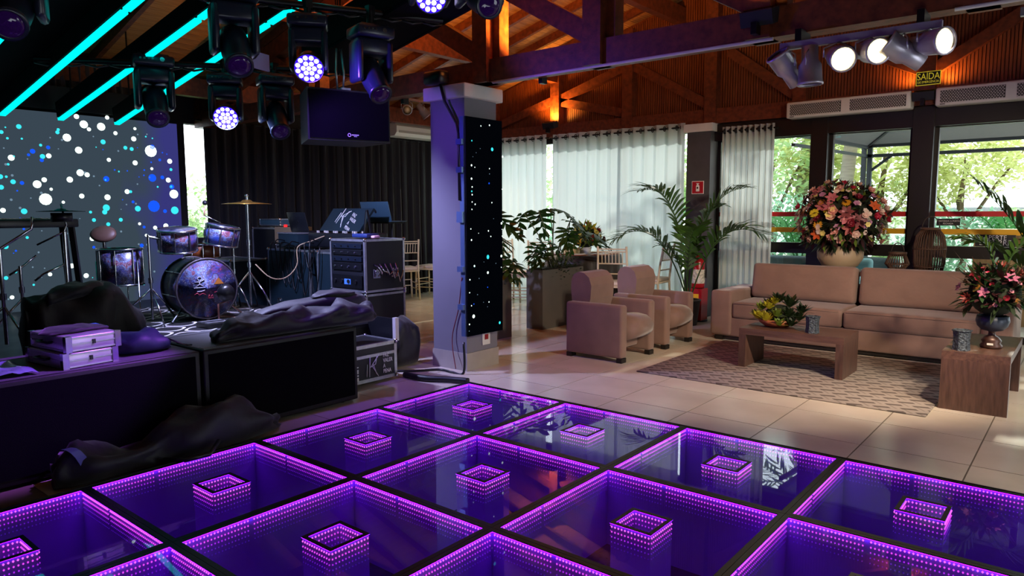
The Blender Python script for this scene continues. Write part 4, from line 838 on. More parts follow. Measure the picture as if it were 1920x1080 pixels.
# hanging speaker
sp = thing('hanging_speaker', 'large black loudspeaker hanging below the lighting bars', 'speaker', (-1.04, -.47, 2.09), -.3)
MB().prism([(.22, -.36), (.22, .36), (-.26, .27), (-.26, -.27)], 0, .42).obj('cabinet', SUB, sp); MB().box((.22, -.345, .015), (.232, .345, .405)).obj('grille', GRILLE, sp); logo(sp, (.233, .03, .05), (1, 0, 0), .04)
b = MB(); b.cbox((0, 0, .435), (.3, .08, .03)); b.tube([(0, -.02, .45), (0, -.03, .6), (0, -.02, .8)], .009, 5); b.tube([(0, .03, .45), (0, .04, .6), (0, .02, .8)], .009, 5); b.obj('chain', ALU, sp)
MB().cyl((0, 0, .78), (0, 0, 1.9), .006).obj('rope', BLACK, sp)
t = thing('flat_lamp_panel', 'small white flat panel, coloured as if lit violet, behind the large moving head', 'panel', (-1.55, -.95, 2.72), .3); MB().box((-.02, -.17, 0), (.0, .17, .14)).obj('panel', mat('violet_lit_panel', '#b8a8e0', .5), t); MB().cyl((-.01, 0, .14), (-.01, 0, 1.2), .006).obj('rope', BLACK, t)  # white panel; the violet light on it is put into its colour
# PAR cans -------------------------------------------------------------------------------------------------
PARM = mat('polished_can', '#b4aebc', .38, .55, var=.1, scale=12); WARM = emis('lamp_warm', '#ffe9a8', 3.0); PLEN = mat('par_glass', '#cdb48a', .12, .2)
def par_can(label, c, d, lit, ztop, s=1.0, energy=0, aim=None, group='par cans on the beam', spot=55, col=(1, .8, .6)):
    t = thing('par_can', label, 'spotlight', c, 0, group); d = Vector(d).normalized(); A = align(d)
    MB().lathe([(.0, -.13*s), (.05*s, -.13*s), (.052*s, -.04*s), (.07*s, -.01*s), (.075*s, .1*s), (.08*s, .1*s), (.08*s, .115*s), (.07*s, .115*s)], 20, A, cap=False).obj('can', PARM, t)
    MB().lathe([(0, .1*s), (.07*s, .098*s)], 20, A).obj('lens', WARM if lit else PLEN, t)
    sd = Vector((-d.y, d.x, 0)).normalized()*.088*s; z = ztop-c[2]
    MB().tube([sd, sd+Vector((0, 0, z*.6)), Vector((0, 0, z)), -sd+Vector((0, 0, z*.6)), -sd], .006*s, 5).obj('bracket', ALU, t)
    if lit and energy: light('par_beam', 'SPOT', d*.125*s, energy, col, t, aim or d, .06, spot, .6)
    return t
t = thing('par_bar', 'pale metal bar holding the par cans under the timber beam', 'lighting bar', (2.37, .52, 2.55)); MB().box((0, -.02, 0), (.93, .02, .045)).obj('bar', mat('lilac_lit_bar', '#a8a0b4', .4, .5), t); MB().box((1.3, -.02, .0), (2.6, .02, .045)).obj('bar', ALU, t)  # lilac light put in bar colour; second piece added for the unseen cans
for x in (.1, .8, 1.5, 2.4): MB().box((x, -.03, .045), (x+.04, .16, .12)).obj('clamp', BLACK, t)
par_can('unlit par can at the left end of the bar, glass turned up', (2.42, .5, 2.43), (-.25, -.35, .5), False, 2.55)
par_can('unlit par can hanging straight down on the bar', (2.57, .5, 2.42), (.05, .0, -1), False, 2.55)
par_can('lit par can, leftmost of the glowing three on the bar', (2.74, .5, 2.46), (.45, -.75, -.3), True, 2.55, energy=90, aim=(.1, -1, -1.6))
par_can('lit par can in the middle of the glowing three on the bar', (2.92, .5, 2.47), (.6, -.7, -.2), True, 2.55, energy=60, aim=(.6, -.6, -1.5))
par_can('unlit par can pointing down right between the glowing ones', (3.1, .52, 2.44), (-.6, -.3, .45), False, 2.55)
par_can('lit par can at the right end of the bar', (3.24, .5, 2.47), (.8, -.55, -.1), True, 2.55, energy=60, aim=(.5, .3, -1.2))
par_can('unseen par can added beyond the right picture edge to light the sofa', (4.1, .5, 2.45), (-.6, .75, -.6), True, 2.55, energy=300, aim=(-1.75, 3.0, -2.0), spot=85)  # out-of-view lamp added to brighten the sofa
par_can('unseen par can added beyond the right picture edge to light the armchairs', (4.6, .5, 2.45), (-.8, .5, -.5), True, 2.55, energy=340, aim=(-3.6, 1.9, -2.0), spot=75)  # second added lamp, out of view, brightening the armchairs
t = thing('par_bar', 'metal bar with par cans above the far air conditioner', 'lighting bar', (-4.6, 3.2, 3.28)); MB().box((-.02, 0, 0), (.02, 1.2, .04)).obj('bar', ALU, t)
par_can('lit far par can left of the column', (-4.55, 4.12, 3.14), (.7, -.2, -.3), True, 3.28, energy=170, aim=(.6, .1, -1.4), group='far par cans', spot=80)
par_can('unlit silver far par can in the middle, left of the column', (-4.55, 3.85, 3.14), (.3, .5, -.7), False, 3.28, group='far par cans')
par_can('unlit round far par can next to the hanging speaker', (-4.55, 3.5, 3.13), (.6, -.5, -.2), False, 3.28, group='far par cans')
# amber uplights
AMBG = mat('amber_glass', '#6a4010', .2)
def flood(label, loc, rz, e, aim, off):
    t = thing('flood_light', label, 'flood light', loc, rz, 'amber flood lights')
    MB().prism([(-.11, -.04), (.11, -.04), (.13, .06), (-.13, .06)], -.05, .05, Matrix.Rotation(.35, 4, 'X')).obj('housing', mat('flood_black', '#101218', .5), t); MB().box((-.02, -.075, -.12), (.02, .0, -.04)).obj('bracket', BLACK, t)
    MB().box((-.1, -.035, .0), (.1, .035, .006), Matrix.Translation((0, .02, .055))).obj('glass', AMBG, t)
    light('amber_beam', 'SPOT', off, e, (1, .42, .06), t, aim, .05, 150, .8); return t
flood('black flood light on the front beam throwing amber light up', (2.2, .55, 2.8), 0, 45, (.05, .35, 1), (.05, -.12, .14))
flood('amber flood light at the timber post above the white curtain', (-2.84, YB-.3, 2.88), 0, 110, (0, .45, 1), (0, .0, .1))
fl = flood('amber flood light under the exit sign', (2.45, YB-.3, 2.8), 0, 14, (-.3, .3, 1), (-.17, .17, .16))
light('amber_beam', 'SPOT', (.17, .17, .16), 14, (1, .42, .06), fl, (.3, .3, 1), .05, 150, .8)
flood('amber flood light on the truss behind the column', (.2, YT+.15, 2.74), 0, 600, (-.25, .3, 1), (0, .0, .12))
flood('amber flood light on the truss above the stage', (-1.6, YT+.15, 2.74), 0, 160, (-.5, .0, 1), (0, .0, .12))
# air curtains and air conditioner
AC = mat('appliance_white', '#d6d0c4', .45)
def aircurtain(label, x0, x1):
    t = thing('air_curtain', label, 'air curtain', ((x0+x1)/2, YB-.23, 2.665), 0, 'air curtains above the doors'); w = (x1-x0)/2
    MB().rbox((-w, -.1, 0), (w, .1, .2), .02, 2).obj('housing', AC, t)
    g = mat('vent_dark', '#3a3630', .6)
    for a, c in ((-w+.05, -.05), (.05, w-.05)):
        MB().box((a, -.104, .03), (c, -.099, .165)).obj('vent_recess', g, t); b = MB(); k = 0
        for r_ in range(8):
            x = a+.012*(r_ % 2)
            while x < c-.01: b.box((x, -.108, .033+.017*r_), (x+.015, -.1, .04+.017*r_)); x += .026
        stuff(b.obj('vent_mesh', AC, t))
    MB().box((-w+.05, -.106, .012), (-w+.1, -.1, .02)).obj('badge', BLACKP, t)
aircurtain('long white air curtain left of the exit sign', .92, 2.33); aircurtain('long white air curtain right of the exit sign', 2.57, 3.98)
t = thing('air_conditioner', 'wide white air conditioner above the black curtain', 'air conditioner', (-5.3, 4.55, 2.79)); b = MB(); b.prism([(-.2, 0), (.1, 0), (.16, .06), (.16, .16), (.1, .22), (-.2, .22)], -.75, .7, Matrix(((1,0,0,0),(0,0,1,0),(0,1,0,0),(0,0,0,1)))); b.obj('housing', AC, t); MB().box((.155, -.7, .05), (.166, .65, .09)).obj('louvre', mat('ac_louvre', '#a8a294', .5), t)
tag(MB().rbox((-.83, .3, 2.66), (-.6, .44, 2.78), .02, 1).obj('cable_junction', BLACKP), 'black cable junction on top of the column cap', 'junction box')
tag(MB().tube([(-.66, .36, 2.68), (-.62, .38, 2.5), (-.5, .41, 2.3), (-.43, .36, 2.2), (-.42, .355, 1.6)], .014, 6).obj('power_cable', BLACKP), 'black cable running down the top of the column', 'cable')
# ================================================================ THE LOUNGE
SUEDE = mat('taupe_suede', '#806357', .85, var=.1, scale=4, col2='#8a6c60', bump=.12, bscale=180, sheen=.25)
DFOOT = mat('dark_foot', '#17110e', .5)
def armchair(label, y):
    t = thing('armchair', label, 'armchair', (.2, y, 0), 0, 'taupe armchairs')
    for s_ in (-1, 1):
        y0, y1 = sorted((s_*.345, s_*.225)); MB().rbox((-.335, y0, .045), (.335, y1, .575), .03, 4).obj('armrest', SUEDE, t)
    MB().rbox((-.3, -.225, .1), (.2, .225, .3), .02, 2).obj('seat_frame', SUEDE, t)
    b = MB(); b.prism([(-.2, .2), (.26, .2), (.33, .22), (.375, .27), (.385, .33), (.36, .385), (.3, .425), (.2, .44), (-.2, .43)], -.222, .222, Matrix(((1,0,0,0),(0,0,1,0),(0,1,0,0),(0,0,0,1)))); b.sm = [True]*len(b.sm)
    b.obj('seat', SUEDE, t)
    b = MB(); pr = [(-.335, .5), (-.16, .42), (-.11, .6), (-.1, .74), (-.13, .82), (-.19, .865), (-.26, .875), (-.315, .85), (-.345, .8), (-.35, .7)]
    b.prism(pr, -.222, .222, Matrix(((1,0,0,0),(0,0,1,0),(0,1,0,0),(0,0,0,1)))); b.obj('backrest', SUEDE, t)
    MB().rbox((-.345, -.22, .1), (-.3, .22, .7), .015, 2).obj('back_panel', SUEDE, t)
    for sx in (-.3, .3):
        for sy in (-.285, .285): MB().cbox((sx, sy, .0225), (.06, .09, .045)).obj('foot', DFOOT, t)
    return t
armchair('taupe suede armchair nearer to the column', 1.97); armchair('taupe suede armchair next to the sofa', 2.9)
t = thing('sofa', 'long taupe suede sofa with two seat and two back cushions', 'sofa', (.62, 3.5, 0))
W_ = 2.92
MB().rbox((.02, .03, .05), (W_-.02, .93, .27), .02, 2).obj('frame', SUEDE, t)
for x0, x1 in ((0, .25), (W_-.25, W_)): MB().rbox((x0, 0, .06), (x1, .95, .58), .035, 4).obj('armrest', SUEDE, t)
MB().rbox((.2, .78, .1), (W_-.2, .96, .66), .03, 3).obj('back_frame', SUEDE, t)
for x0, x1 in ((.255, 1.44), (1.455, W_-.255)):
    c = MB().rbox((x0, .01, .27), (x1, .72, .455), .035, 4, puff=.012).obj('seat_cushion', SUEDE, t)
    MB().tube([(x0+.03, .012, .437), (x0+.3, .008, .44), (x1-.3, .008, .44), (x1-.03, .012, .437)], .005, 5).obj('piping', SUEDE, c)
    R = Matrix.Translation((0, .64, .46)) @ Matrix.Rotation(-.17, 4, 'X') @ Matrix.Translation((0, -.64, -.46))
    c = MB().rbox((x0+.01, .54, .455), (x1-.01, .74, .87), .05, 4, R, puff=.035, wr=.0045).obj('back_cushion', mat('taupe_suede_crumpled', '#846759', .85, var=.08, scale=4, bump=1.0, bscale=5, sheen=.25) if 'taupe_suede_crumpled' not in MAT else MAT['taupe_suede_crumpled'], t)
for x in (.1, W_/2, W_-.1):
    for y in (.08, .85): MB().cbox((x, y, .025), (.08, .08, .05)).obj('foot', DFOOT, t)
MB().box((.04, .06, .012), (W_-.04, .1, .06)).obj('plinth', DFOOT, t)
# rug
def rugm():
    m, nt, bs = nt_new('woven_rug'); N = nt.nodes; L = nt.links; tc = N.new('ShaderNodeTexCoord'); sp = N.new('ShaderNodeSeparateXYZ'); L.new(tc.outputs['Object'], sp.inputs[0])
    def F(op, a, b_=None, c=None):
        q = N.new('ShaderNodeMath'); q.operation = op
        for i, v in enumerate((a, b_, c)):
            if v is None: continue
            if isinstance(v, (int, float)): q.inputs[i].default_value = v
            else: L.new(v, q.inputs[i])
        return q.outputs[0]
    x0_, y0_ = sp.outputs[0], sp.outputs[1]; x = F('ADD', F('MULTIPLY', x0_, .96), F('MULTIPLY', y0_, .28)); y = F('SUBTRACT', F('MULTIPLY', y0_, .96), F('MULTIPLY', x0_, .28))
    v = F('MULTIPLY', y, 1/.1); row = F('FLOOR', v); fv = F('FRACT', v)
    u = F('MULTIPLY', x, 1/.185); u = F('ADD', u, F('MULTIPLY', row, .5)); u2 = F('ADD', u, F('MULTIPLY', fv, .22)); fu = F('FRACT', u2)
    dash = F('MULTIPLY', F('LESS_THAN', fv, .4), F('LESS_THAN', fu, .6)); thin = F('LESS_THAN', F('ABSOLUTE', F('SUBTRACT', fu, .8)), .045)
    k = F('MAXIMUM', dash, F('MULTIPLY', thin, .4))
    mx = N.new('ShaderNodeMix'); mx.data_type = 'RGBA'; L.new(k, mx.inputs[0]); mx.inputs[6].default_value = lin('#8f8379'); mx.inputs[7].default_value = lin('#554b45'); L.new(mx.outputs[2], bs.inputs['Base Color']); bs.inputs['Roughness'].default_value = .95
    return m
tag(MB().rbox((.82, 1.42, .001), (3.2, 3.46, .012), .004, 1).obj('rug', rugm()), 'grey and beige rug with a woven zigzag pattern', 'rug')
# tables
OAK = wood('table_walnut', '#583e34', '#67493d', (2, 14, 14), .4); OAKV = wood('table_walnut_upright', '#523a31', '#604439', (14, 14, 2), .4)
t = thing('coffee_table', 'low walnut coffee table with slab legs on the rug', 'coffee table', (1.955, 2.455, .012))
MB().box((-.47, -.25, .315), (.47, .25, .375)).obj('top', OAK, t)
for x0, x1 in ((-.47, -.405), (.405, .47)): MB().box((x0, -.25, 0), (x1, .25, .315)).obj('leg', OAKV, t)
OAKY = wood('table_walnut_long', '#583e34', '#67493d', (14, 2, 14), .4)
t = thing('side_table', 'walnut waterfall side table at the right end of the sofa', 'side table', (3.44, 2.25, 0))
MB().box((-.215, -.48, .385), (.215, .55, .445)).obj('top', OAKY, t)
for y0, y1 in ((-.48, -.42), (.49, .55)): MB().box((-.215, y0, 0), (.215, y1, .385)).obj('leg', OAKV, t)
t = thing('console_table', 'narrow dark console table behind the sofa', 'console table', (2.1, 4.78, 0))
MB().box((-1.15, -.2, .74), (1.25, .2, .79)).obj('top', OAK, t)
for x in (-1.1, 1.2):
    for y in (-.15, .15): MB().cbox((x, y, .37), (.05, .05, .74)).obj('leg', OAKV, t)
# lanterns
RATT = mat('rattan', '#5d4332', .6, var=.2, scale=20)
def lantern(label, loc, prof, nsl, hr, hh, rings):
    t = thing('rattan_lantern', label, 'lantern', loc, .2, 'rattan lanterns on the console'); h = prof[-1][1]
    for k in range(nsl):
        a = 2*PI*k/nsl; MB().tube([(r*math.cos(a), r*math.sin(a), z) for r, z in prof], .0055, 5).obj('cane', RATT, t)
    for r, z in rings: MB().tube([(r*math.cos(k*PI/12), r*math.sin(k*PI/12), z) for k in range(24)], .007, 5, True).obj('hoop', RATT, t)
    MB().lathe([(0, h), (prof[-1][0]+.01, h), (prof[-1][0]+.01, h+.025), (0, h+.025)], 20).obj('lid', RATT, t); MB().lathe([(0, 0), (prof[0][0], 0), (prof[0][0], .012), (0, .012)], 20).obj('base', RATT, t)
    MB().tube([(hr*math.cos(a), 0, h+.02+hh*math.sin(a)) for a in [PI*k/12 for k in range(13)]], .006, 5).obj('handle', mat('lantern_wire', '#3a2f28', .5) if 'lantern_wire' not in MAT else MAT['lantern_wire'], t)
    return t
lantern('tall rattan lantern with a wire handle on the console', (2.64, 4.74, .79), [(.13, 0), (.155, .12), (.16, .3), (.14, .42), (.09, .49)], 34, .085, .13, ((.15, .08), (.16, .28)))
lantern('short rattan lantern left of the tall one', (2.33, 4.7, .79), [(.07, 0), (.09, .06), (.125, .1), (.085, .21)], 28, .065, .11, ((.12, .1), (.08, .05)))
# carved candle holders
CARV = mat('carved_dark_metal', '#2a3036', .5, .3, var=.5, scale=60, bump=.8, bscale=60, col2='#56606a')
def holder(label, loc, s=1):
    t = thing('candle_holder', label, 'candle holder', loc, .3, 'carved candle holders'); pr = []
    for k in range(13): u = k/12; pr.append((.062*s*(1-.1*math.sin(u*PI)), .15*s*u))
    MB().lathe(pr, 6, sm=False).obj('pierced_body', CARV, t); MB().tube([(.064*s*math.cos(k*PI/3), .064*s*math.sin(k*PI/3), .15*s) for k in range(6)], .006*s, 5, True).obj('rim', CARV, t)
    return t
holder('dark carved candle holder on the coffee table', (2.12, 2.33, .387)); holder('dark carved candle holder on the side table', (3.335, 1.88, .445), 1.0)
# fire extinguisher
t = thing('fire_extinguisher', 'red fire extinguisher on a floor stand by the grey pillar', 'fire extinguisher', (-.1, 4.72, 0)); FR = mat('extinguisher_red', '#a81420', .3)
MB().lathe([(0, .46), (.085, .46), (.09, .48), (.09, .8), (.07, .86), (.03, .885), (.02, .91), (0, .91)], 20).obj('cylinder', FR, t); MB().lathe([(.0905, .52), (.0915, .53), (.0915, .7), (.0905, .71)], 20, cap=False).obj('paper_label', mat('label_cream', '#d8d2c4', .6, var=.4, scale=40), t)
MB().box((-.06, -.02, .91), (.05, .02, .94)).obj('valve', BLACK, t); MB().tube([(.03, 0, .92), (.12, -.02, .86), (.12, -.02, .6)], .011, 6).obj('hose', BLACKP, t); MB().box((-.1, -.1, .02), (.1, .1, .45)).obj('stand', FR, t); MB().box((-.06, -.103, .3), (.06, -.1, .38)).obj('yellow_plate', YEL, t)
MB().lathe([(.14, 0), (.14, .02), (0, .02)], 20).obj('base', BLACK, t)
# chiavari chairs
CHW = mat('chiavari_cream', '#d9c9a8', .45)
def chiavari():
    t = thing('chiavari_chair', 'x', 'chair', group='cream chiavari chairs')
    for sx in (-1, 1):
        MB().tube([(.19*sx, -.19, 0), (.185*sx, -.19, .2), (.18*sx, -.19, .44)], .014, 6).obj('leg', CHW, t)
        MB().tube([(.18*sx, .23, 0), (.178*sx, .19, .3), (.175*sx, .18, .46), (.17*sx, .21, .7), (.165*sx, .25, .92)], .014, 6).obj('leg', CHW, t)
    MB().rbox((-.2, -.21, .43), (.2, .19, .455), .01, 2).obj('seat_frame', CHW, t); MB().rbox((-.19, -.2, .455), (.19, .18, .5), .018, 3).obj('seat_cushion', mat('cushion_cream', '#d8c8b4', .8) if 'cushion_cream' not in MAT else MAT['cushion_cream'], t)
    for z, y in ((.89, .243), (.86, .238), (.72, .213), (.6, .195)): MB().cyl((-.168, y, z), (.168, y, z), .009, n=6).obj('back_rail', CHW, t)
    for k in range(7): x = -.12+.04*k; MB().cyl((x, .24, .87), (x, .214, .72), .006, n=5).obj('spindle', CHW, t)
    for z in (.16, .25):
        for sx in (-1, 1): MB().cyl((.188*sx, -.19, z), (.178*sx, .21, z), .008, n=6).obj('stretcher', CHW, t)
        MB().cyl((-.188, -.19, z+.03), (.188, -.19, z+.03), .008, n=6).obj('stretcher', CHW, t)
    return t
ch = chiavari(); ch.scale = (1.13, 1.13, 1.13); ch.location = (-5.05, 4.5, 0); ch.rotation_euler = (0, 0, -1.35); ch['label'] = 'cream chiavari chair by the black curtain, seen beside the column'
for loc, rz, lab in (((-5.13, 3.88, 0), -2.0, 'cream chiavari chair turned sideways next to the black road case'), ((-2.92, 4.3, 0), 2.2, 'cream chiavari chair between the two plant boxes'), ((-.92, 3.9, 0), -2.75, 'cream chiavari chair behind the two armchairs, nearer one'), ((-.82, 4.7, 0), -1.5, 'cream chiavari chair against the white curtain behind the armchairs'), ((-2.66, 4.62, 0), .9, 'cream chiavari chair half hidden behind the table flowers'), ((-3.55, 4.72, 0), .9, 'cream chiavari chair near the gap between the white curtains')):
    dup(ch, loc, rz, lab, 'cream chiavari chairs')
# banquet table
BLKC = mat('dark_tablecloth', '#2a2018', .5, var=.25, scale=4, sheen=.3)
t = thing('banquet_table', 'round banquet table with a dark cloth behind the plant boxes', 'table', (-1.75, 4.38, 0))
def tcl(u, v):
    a = 2*PI*u; z = .875; 
    if v <= .3: r = .55*v/.3
    else: k = (v-.3)/.7; z = .875-.85*k; r = .55+.012+.04*k*math.sin(a*14)+.03*k
    return (r*math.cos(a), r*math.sin(a), z)
MB().grid(tcl, 84, 10).obj('tablecloth', BLKC, t); MB().lathe([(0, .82), (.53, .82), (.53, .86), (0, .86)], 24).obj('tabletop', OAK, t); MB().cyl((0, 0, 0), (0, 0, .82), .05).obj('leg', BLACK, t)
PLT = mat('plate_white', '#e4ddd2', .25); CHG = mat('charger_copper', '#a8603c', .3, .4)
for k in range(7):
    a = k*2*PI/7-1.2; q = thing('place_setting', 'copper charger with a white plate laid on the dark banquet table', 'plate', (-1.75+.38*math.cos(a), 4.38+.38*math.sin(a), .877), 0, 'plates on the banquet table')
    MB().lathe([(0, 0), (.1, 0), (.155, .008), (.15, .012), (0, .006)], 20).obj('charger', CHG, q); MB().lathe([(0, .008), (.08, .008), (.125, .02), (.12, .024), (0, .012)], 20).obj('plate', PLT, q)
t = thing('white_napkin_box', 'warm lit cream box beside the table flowers', 'box', (-1.85, 4.2, .877)); MB().rbox((-.1, -.06, 0), (.12, .06, .1), .01, 2).obj('box', mat('cream_glow_box', '#e8d8a0', .6), t)
# curtains of the back wall
SHEER = cloth('white_linen', '#d8d2c8', '#ccd8de', .54)
def curtain(label, x0, x1, n, amp, ztop, pleat, cov=None):
    t = thing('curtain', label, 'curtain', ((x0+x1)/2, YB-.2, 0), 0, 'white curtains of the window wall'); w = (x1-x0)/2
    r = random.Random(n); ph = r.uniform(0, 6)
    def fn(u, v):
        a = u*n*2*PI; s = math.sin(a)*amp*(.55+.45*v)+math.sin(a*.5+ph+v*1.5)*amp*.35*(1-v)+math.sin(a*2.1+ph)*amp*.15
        return (-w+2*w*u+.012*math.sin(a*2)*(1-.3*v), s, .015+(ztop-.015)*v)
    MB().grid(fn, n*10, 10).obj('cloth', SHEER, t)
    MB().cyl((-w-.05, 0, ztop-.06), (w+.05, 0, ztop-.06), .012, n=8).obj('rod', BLACK, t)
    for k in range(n*2):
        u = (k+.5)/(n*2); x = -w+2*w*u; MB().tube([(x+.012*math.cos(k*PI), .032*math.cos(q*PI/5), ztop-.06+.032*math.sin(q*PI/5)) for q in range(10)], .007, 5, True).obj('eyelet', BLACK, t)
curtain('white linen curtain left of the narrow gap', -5.33, -2.97, 14, .032, 2.755, 1)
curtain('wide white linen curtain right of the narrow gap', -2.84, -.52, 12, .032, 2.74, 1)
curtain('narrow gathered white curtain right of the grey pillar', .03, .74, 9, .028, 2.64, 2)
# ================================================================ PLANTS
def leafmat(name, col, tr=None, rough=.45, fac=.3, var=.25):
    m = bpy.data.materials.new(name); m.use_nodes = True; nt = m.node_tree; N = nt.nodes; L = nt.links; b = N['Principled BSDF']; o = N['Material Output']
    c = lin(col); b.inputs['Roughness'].default_value = rough
    oi = N.new('ShaderNodeTexCoord'); nz = N.new('ShaderNodeTexNoise'); nz.inputs['Scale'].default_value = 5; L.new(oi.outputs['Object'], nz.inputs[0]); r = N.new('ShaderNodeValToRGB')
    r.color_ramp.elements[0].position = .35; r.color_ramp.elements[1].position = .65; r.color_ramp.elements[0].color = (*[q*(1-var) for q in c[:3]], 1); r.color_ramp.elements[1].color = (*[min(1, q*(1+var)) for q in c[:3]], 1)
    L.new(nz.outputs[0], r.inputs[0]); L.new(r.outputs[0], b.inputs['Base Color'])
    t = N.new('ShaderNodeBsdfTranslucent'); t.inputs[0].default_value = lin(tr or col); mx = N.new('ShaderNodeMixShader'); mx.inputs[0].default_value = fac
    L.new(b.outputs[0], mx.inputs[1]); L.new(t.outputs[0], mx.inputs[2]); L.new(mx.outputs[0], o.inputs[0]); MAT[name] = m; return m
PALM = leafmat('palm_leaf', '#2f4f1c', '#5a8020'); PHIL = leafmat('philodendron_leaf', '#1f4018', '#3f6a20', .35); IVY = leafmat('ivy_leaf', '#1c3a18'); STEM = mat('plant_stem', '#4a5424', .6)
def blade(b, p, d, L, w, up, n=3, droop=.15, fold=.0):
    """slim leaf: p base, d direction"""
    p, d, up = Vector(p), Vector(d).normalized(), Vector(up); s = d.cross(up)
    if s.length < 1e-4: s = d.orthogonal()
    s.normalize(); vs = []; g = Vector((0, 0, -1))
    for k in range(n+1):
        t = k/n; c = p+d*L*t+g*droop*L*t*t; ww = w*(math.sin(PI*min(1, .12+t*.88)) if k < n else 0.02)
        vs += [c-s*ww, c+s*ww]
    b.add(vs, [(2*k, 2*k+1, 2*k+3, 2*k+2) for k in range(n)], True)
def frond(base, mid, tip, nl, ll, w, droop=.35, seed=1):
    """feather palm frond with a bent midrib"""
    r = random.Random(seed); b = MB(); P0, P1, P2 = Vector(base), Vector(mid), Vector(tip); pts = []
    for k in range(17): t = k/16; pts.append(P0*(1-t)**2+P1*2*t*(1-t)+P2*t*t)
    b.tube(pts, [.011*(1-.8*k/16) for k in range(17)], 5)
    for k in range(nl):
        t = .28+.72*k/(nl-1); c = P0*(1-t)**2+P1*2*t*(1-t)+P2*t*t; d = ((P1-P0)*(1-t)+(P2-P1)*t).normalized(); sd = d.cross(Vector((0, 0, 1)))
        if sd.length < .1: sd = Vector((.77, .63, 0))
        sd.normalize(); u = sd.cross(d); q = math.sin(PI*(.15+.75*(t-.28)/.72))
        for s_ in (-1, 1): blade(b, c, d*.75+sd*s_*.8+u*.35+Vector((r.uniform(-.1, .1), r.uniform(-.1, .1), r.uniform(-.1, .1))), ll*(.45+.6*q), w, u, 4, droop*r.uniform(.6, 1.3))
    return b
def pot(parent, r0, r1, h, m, name='pot'):
    MB().lathe([(0, 0), (r0, 0), (r1, h), (r1*1.05, h), (r1*1.05, h+.02), (r1*.92, h+.02), (r1*.9, h-.03), (0, h-.03)], 24).obj(name, m, parent)
PBX, PBY = -.06, 4.32
def palm(label, loc, fr, seed=0, ph=.32, lw=.022, ls=1.3):
    t = thing('potted_palm', label, 'palm', loc); pot(t, .13, .17, ph, mat('dark_pot', '#1d1a18', .5) if 'dark_pot' not in MAT else MAT['dark_pot'])
    for k, (b_, m_, tp, nl, ll) in enumerate(fr): frond(b_, m_, tp, nl+4, ll*ls, lw, seed=seed+k).obj('frond', PALM, t)
    return t
palm('large potted areca palm between the armchairs and the sofa', (PBX, PBY, 0), [
    ((0, 0, .3), (-.12, .05, 1.95), (-.78, .1, 1.78), 20, .36), ((0, 0, .3), (-.4, 0, 1.55), (-1.05, -.08, 1.12), 19, .34), ((.02, 0, .3), (.1, .05, 1.75), (.62, .2, 1.78), 20, .34),
    ((.03, 0, .3), (.35, 0, 1.5), (.95, -.05, 1.22), 20, .36), ((0, .02, .3), (.05, .1, 1.5), (.3, .25, 1.55), 16, .3), ((0, 0, .3), (.02, -.1, 1.2), (.22, -.25, 1.3), 14, .28), ((0, 0, .3), (-.1, -.1, 1.1), (-.3, -.2, 1.05), 10, .2)], 3)
palm('tall palm at the right picture edge', (3.85, 4.05, 0), [((0, 0, .3), (-.15, -.05, 1.2), (-.7, -.1, 1.74), 16, .38), ((0, 0, .3), (-.2, -.1, 1.1), (-.75, -.2, 1.2), 13, .36), ((0, 0, .3), (.2, 0, 1.7), (.8, .1, 1.7), 16, .36), ((0, 0, .3), (0, .2, 1.8), (.1, .7, 1.9), 16, .36), ((0, 0, .3), (-.05, -.1, 1.0), (-.2, -.3, 1.25), 12, .3)], 30, lw=.045, ls=1.25)
def lobed(s=1.0, n=5):
    """lobed philodendron leaf lying along +x from the stalk end, gently arched"""
    b = MB(); mid = []
    for k in range(n+1): t = k/n; mid.append(Vector((s*.34*t, 0, s*(.05*math.sin(PI*t)-.07*t*t))))
    for k in range(n):
        for sg in (-1, 1):
            c = mid[k]*.5+mid[k+1]*.5; a = (1.9-1.45*k/(n-1))*sg; L = s*(.12+.1*math.sin(PI*(k+.8)/(n+.5))); d = Vector((math.cos(a), math.sin(a), -.12)); sd = Vector((-d.y, d.x, 0)).normalized()*s*.032
            vs = [mid[k], c+d*L*.4-sd*1.1, c+d*L*.8-sd*.8, c+d*L-Vector((0, 0, .02*s)), c+d*L*.75+sd*.9, c+d*L*.4+sd*1.1, mid[k+1]]
            b.add(vs, [(0, 1, 5, 6), (1, 2, 4, 5), (2, 3, 4)], True)
    b.add([mid[n]+Vector((0, .028*s, 0)), mid[n]+Vector((0, -.028*s, 0)), mid[n]+Vector((.06*s, -.02*s, -.02*s)), mid[n]+Vector((.12*s, 0, -.04*s)), mid[n]+Vector((.06*s, .02*s, -.02*s))], [(0, 1, 2, 3, 4)], True)
    return b
LM = lobed().mesh('leaf'); LM.materials.append(PHIL)
PLANT = mat('planter_concrete', '#5b5751', .6, var=.12, scale=3); PLANTS = mat('planter_side_dark', '#3a2220', .5)
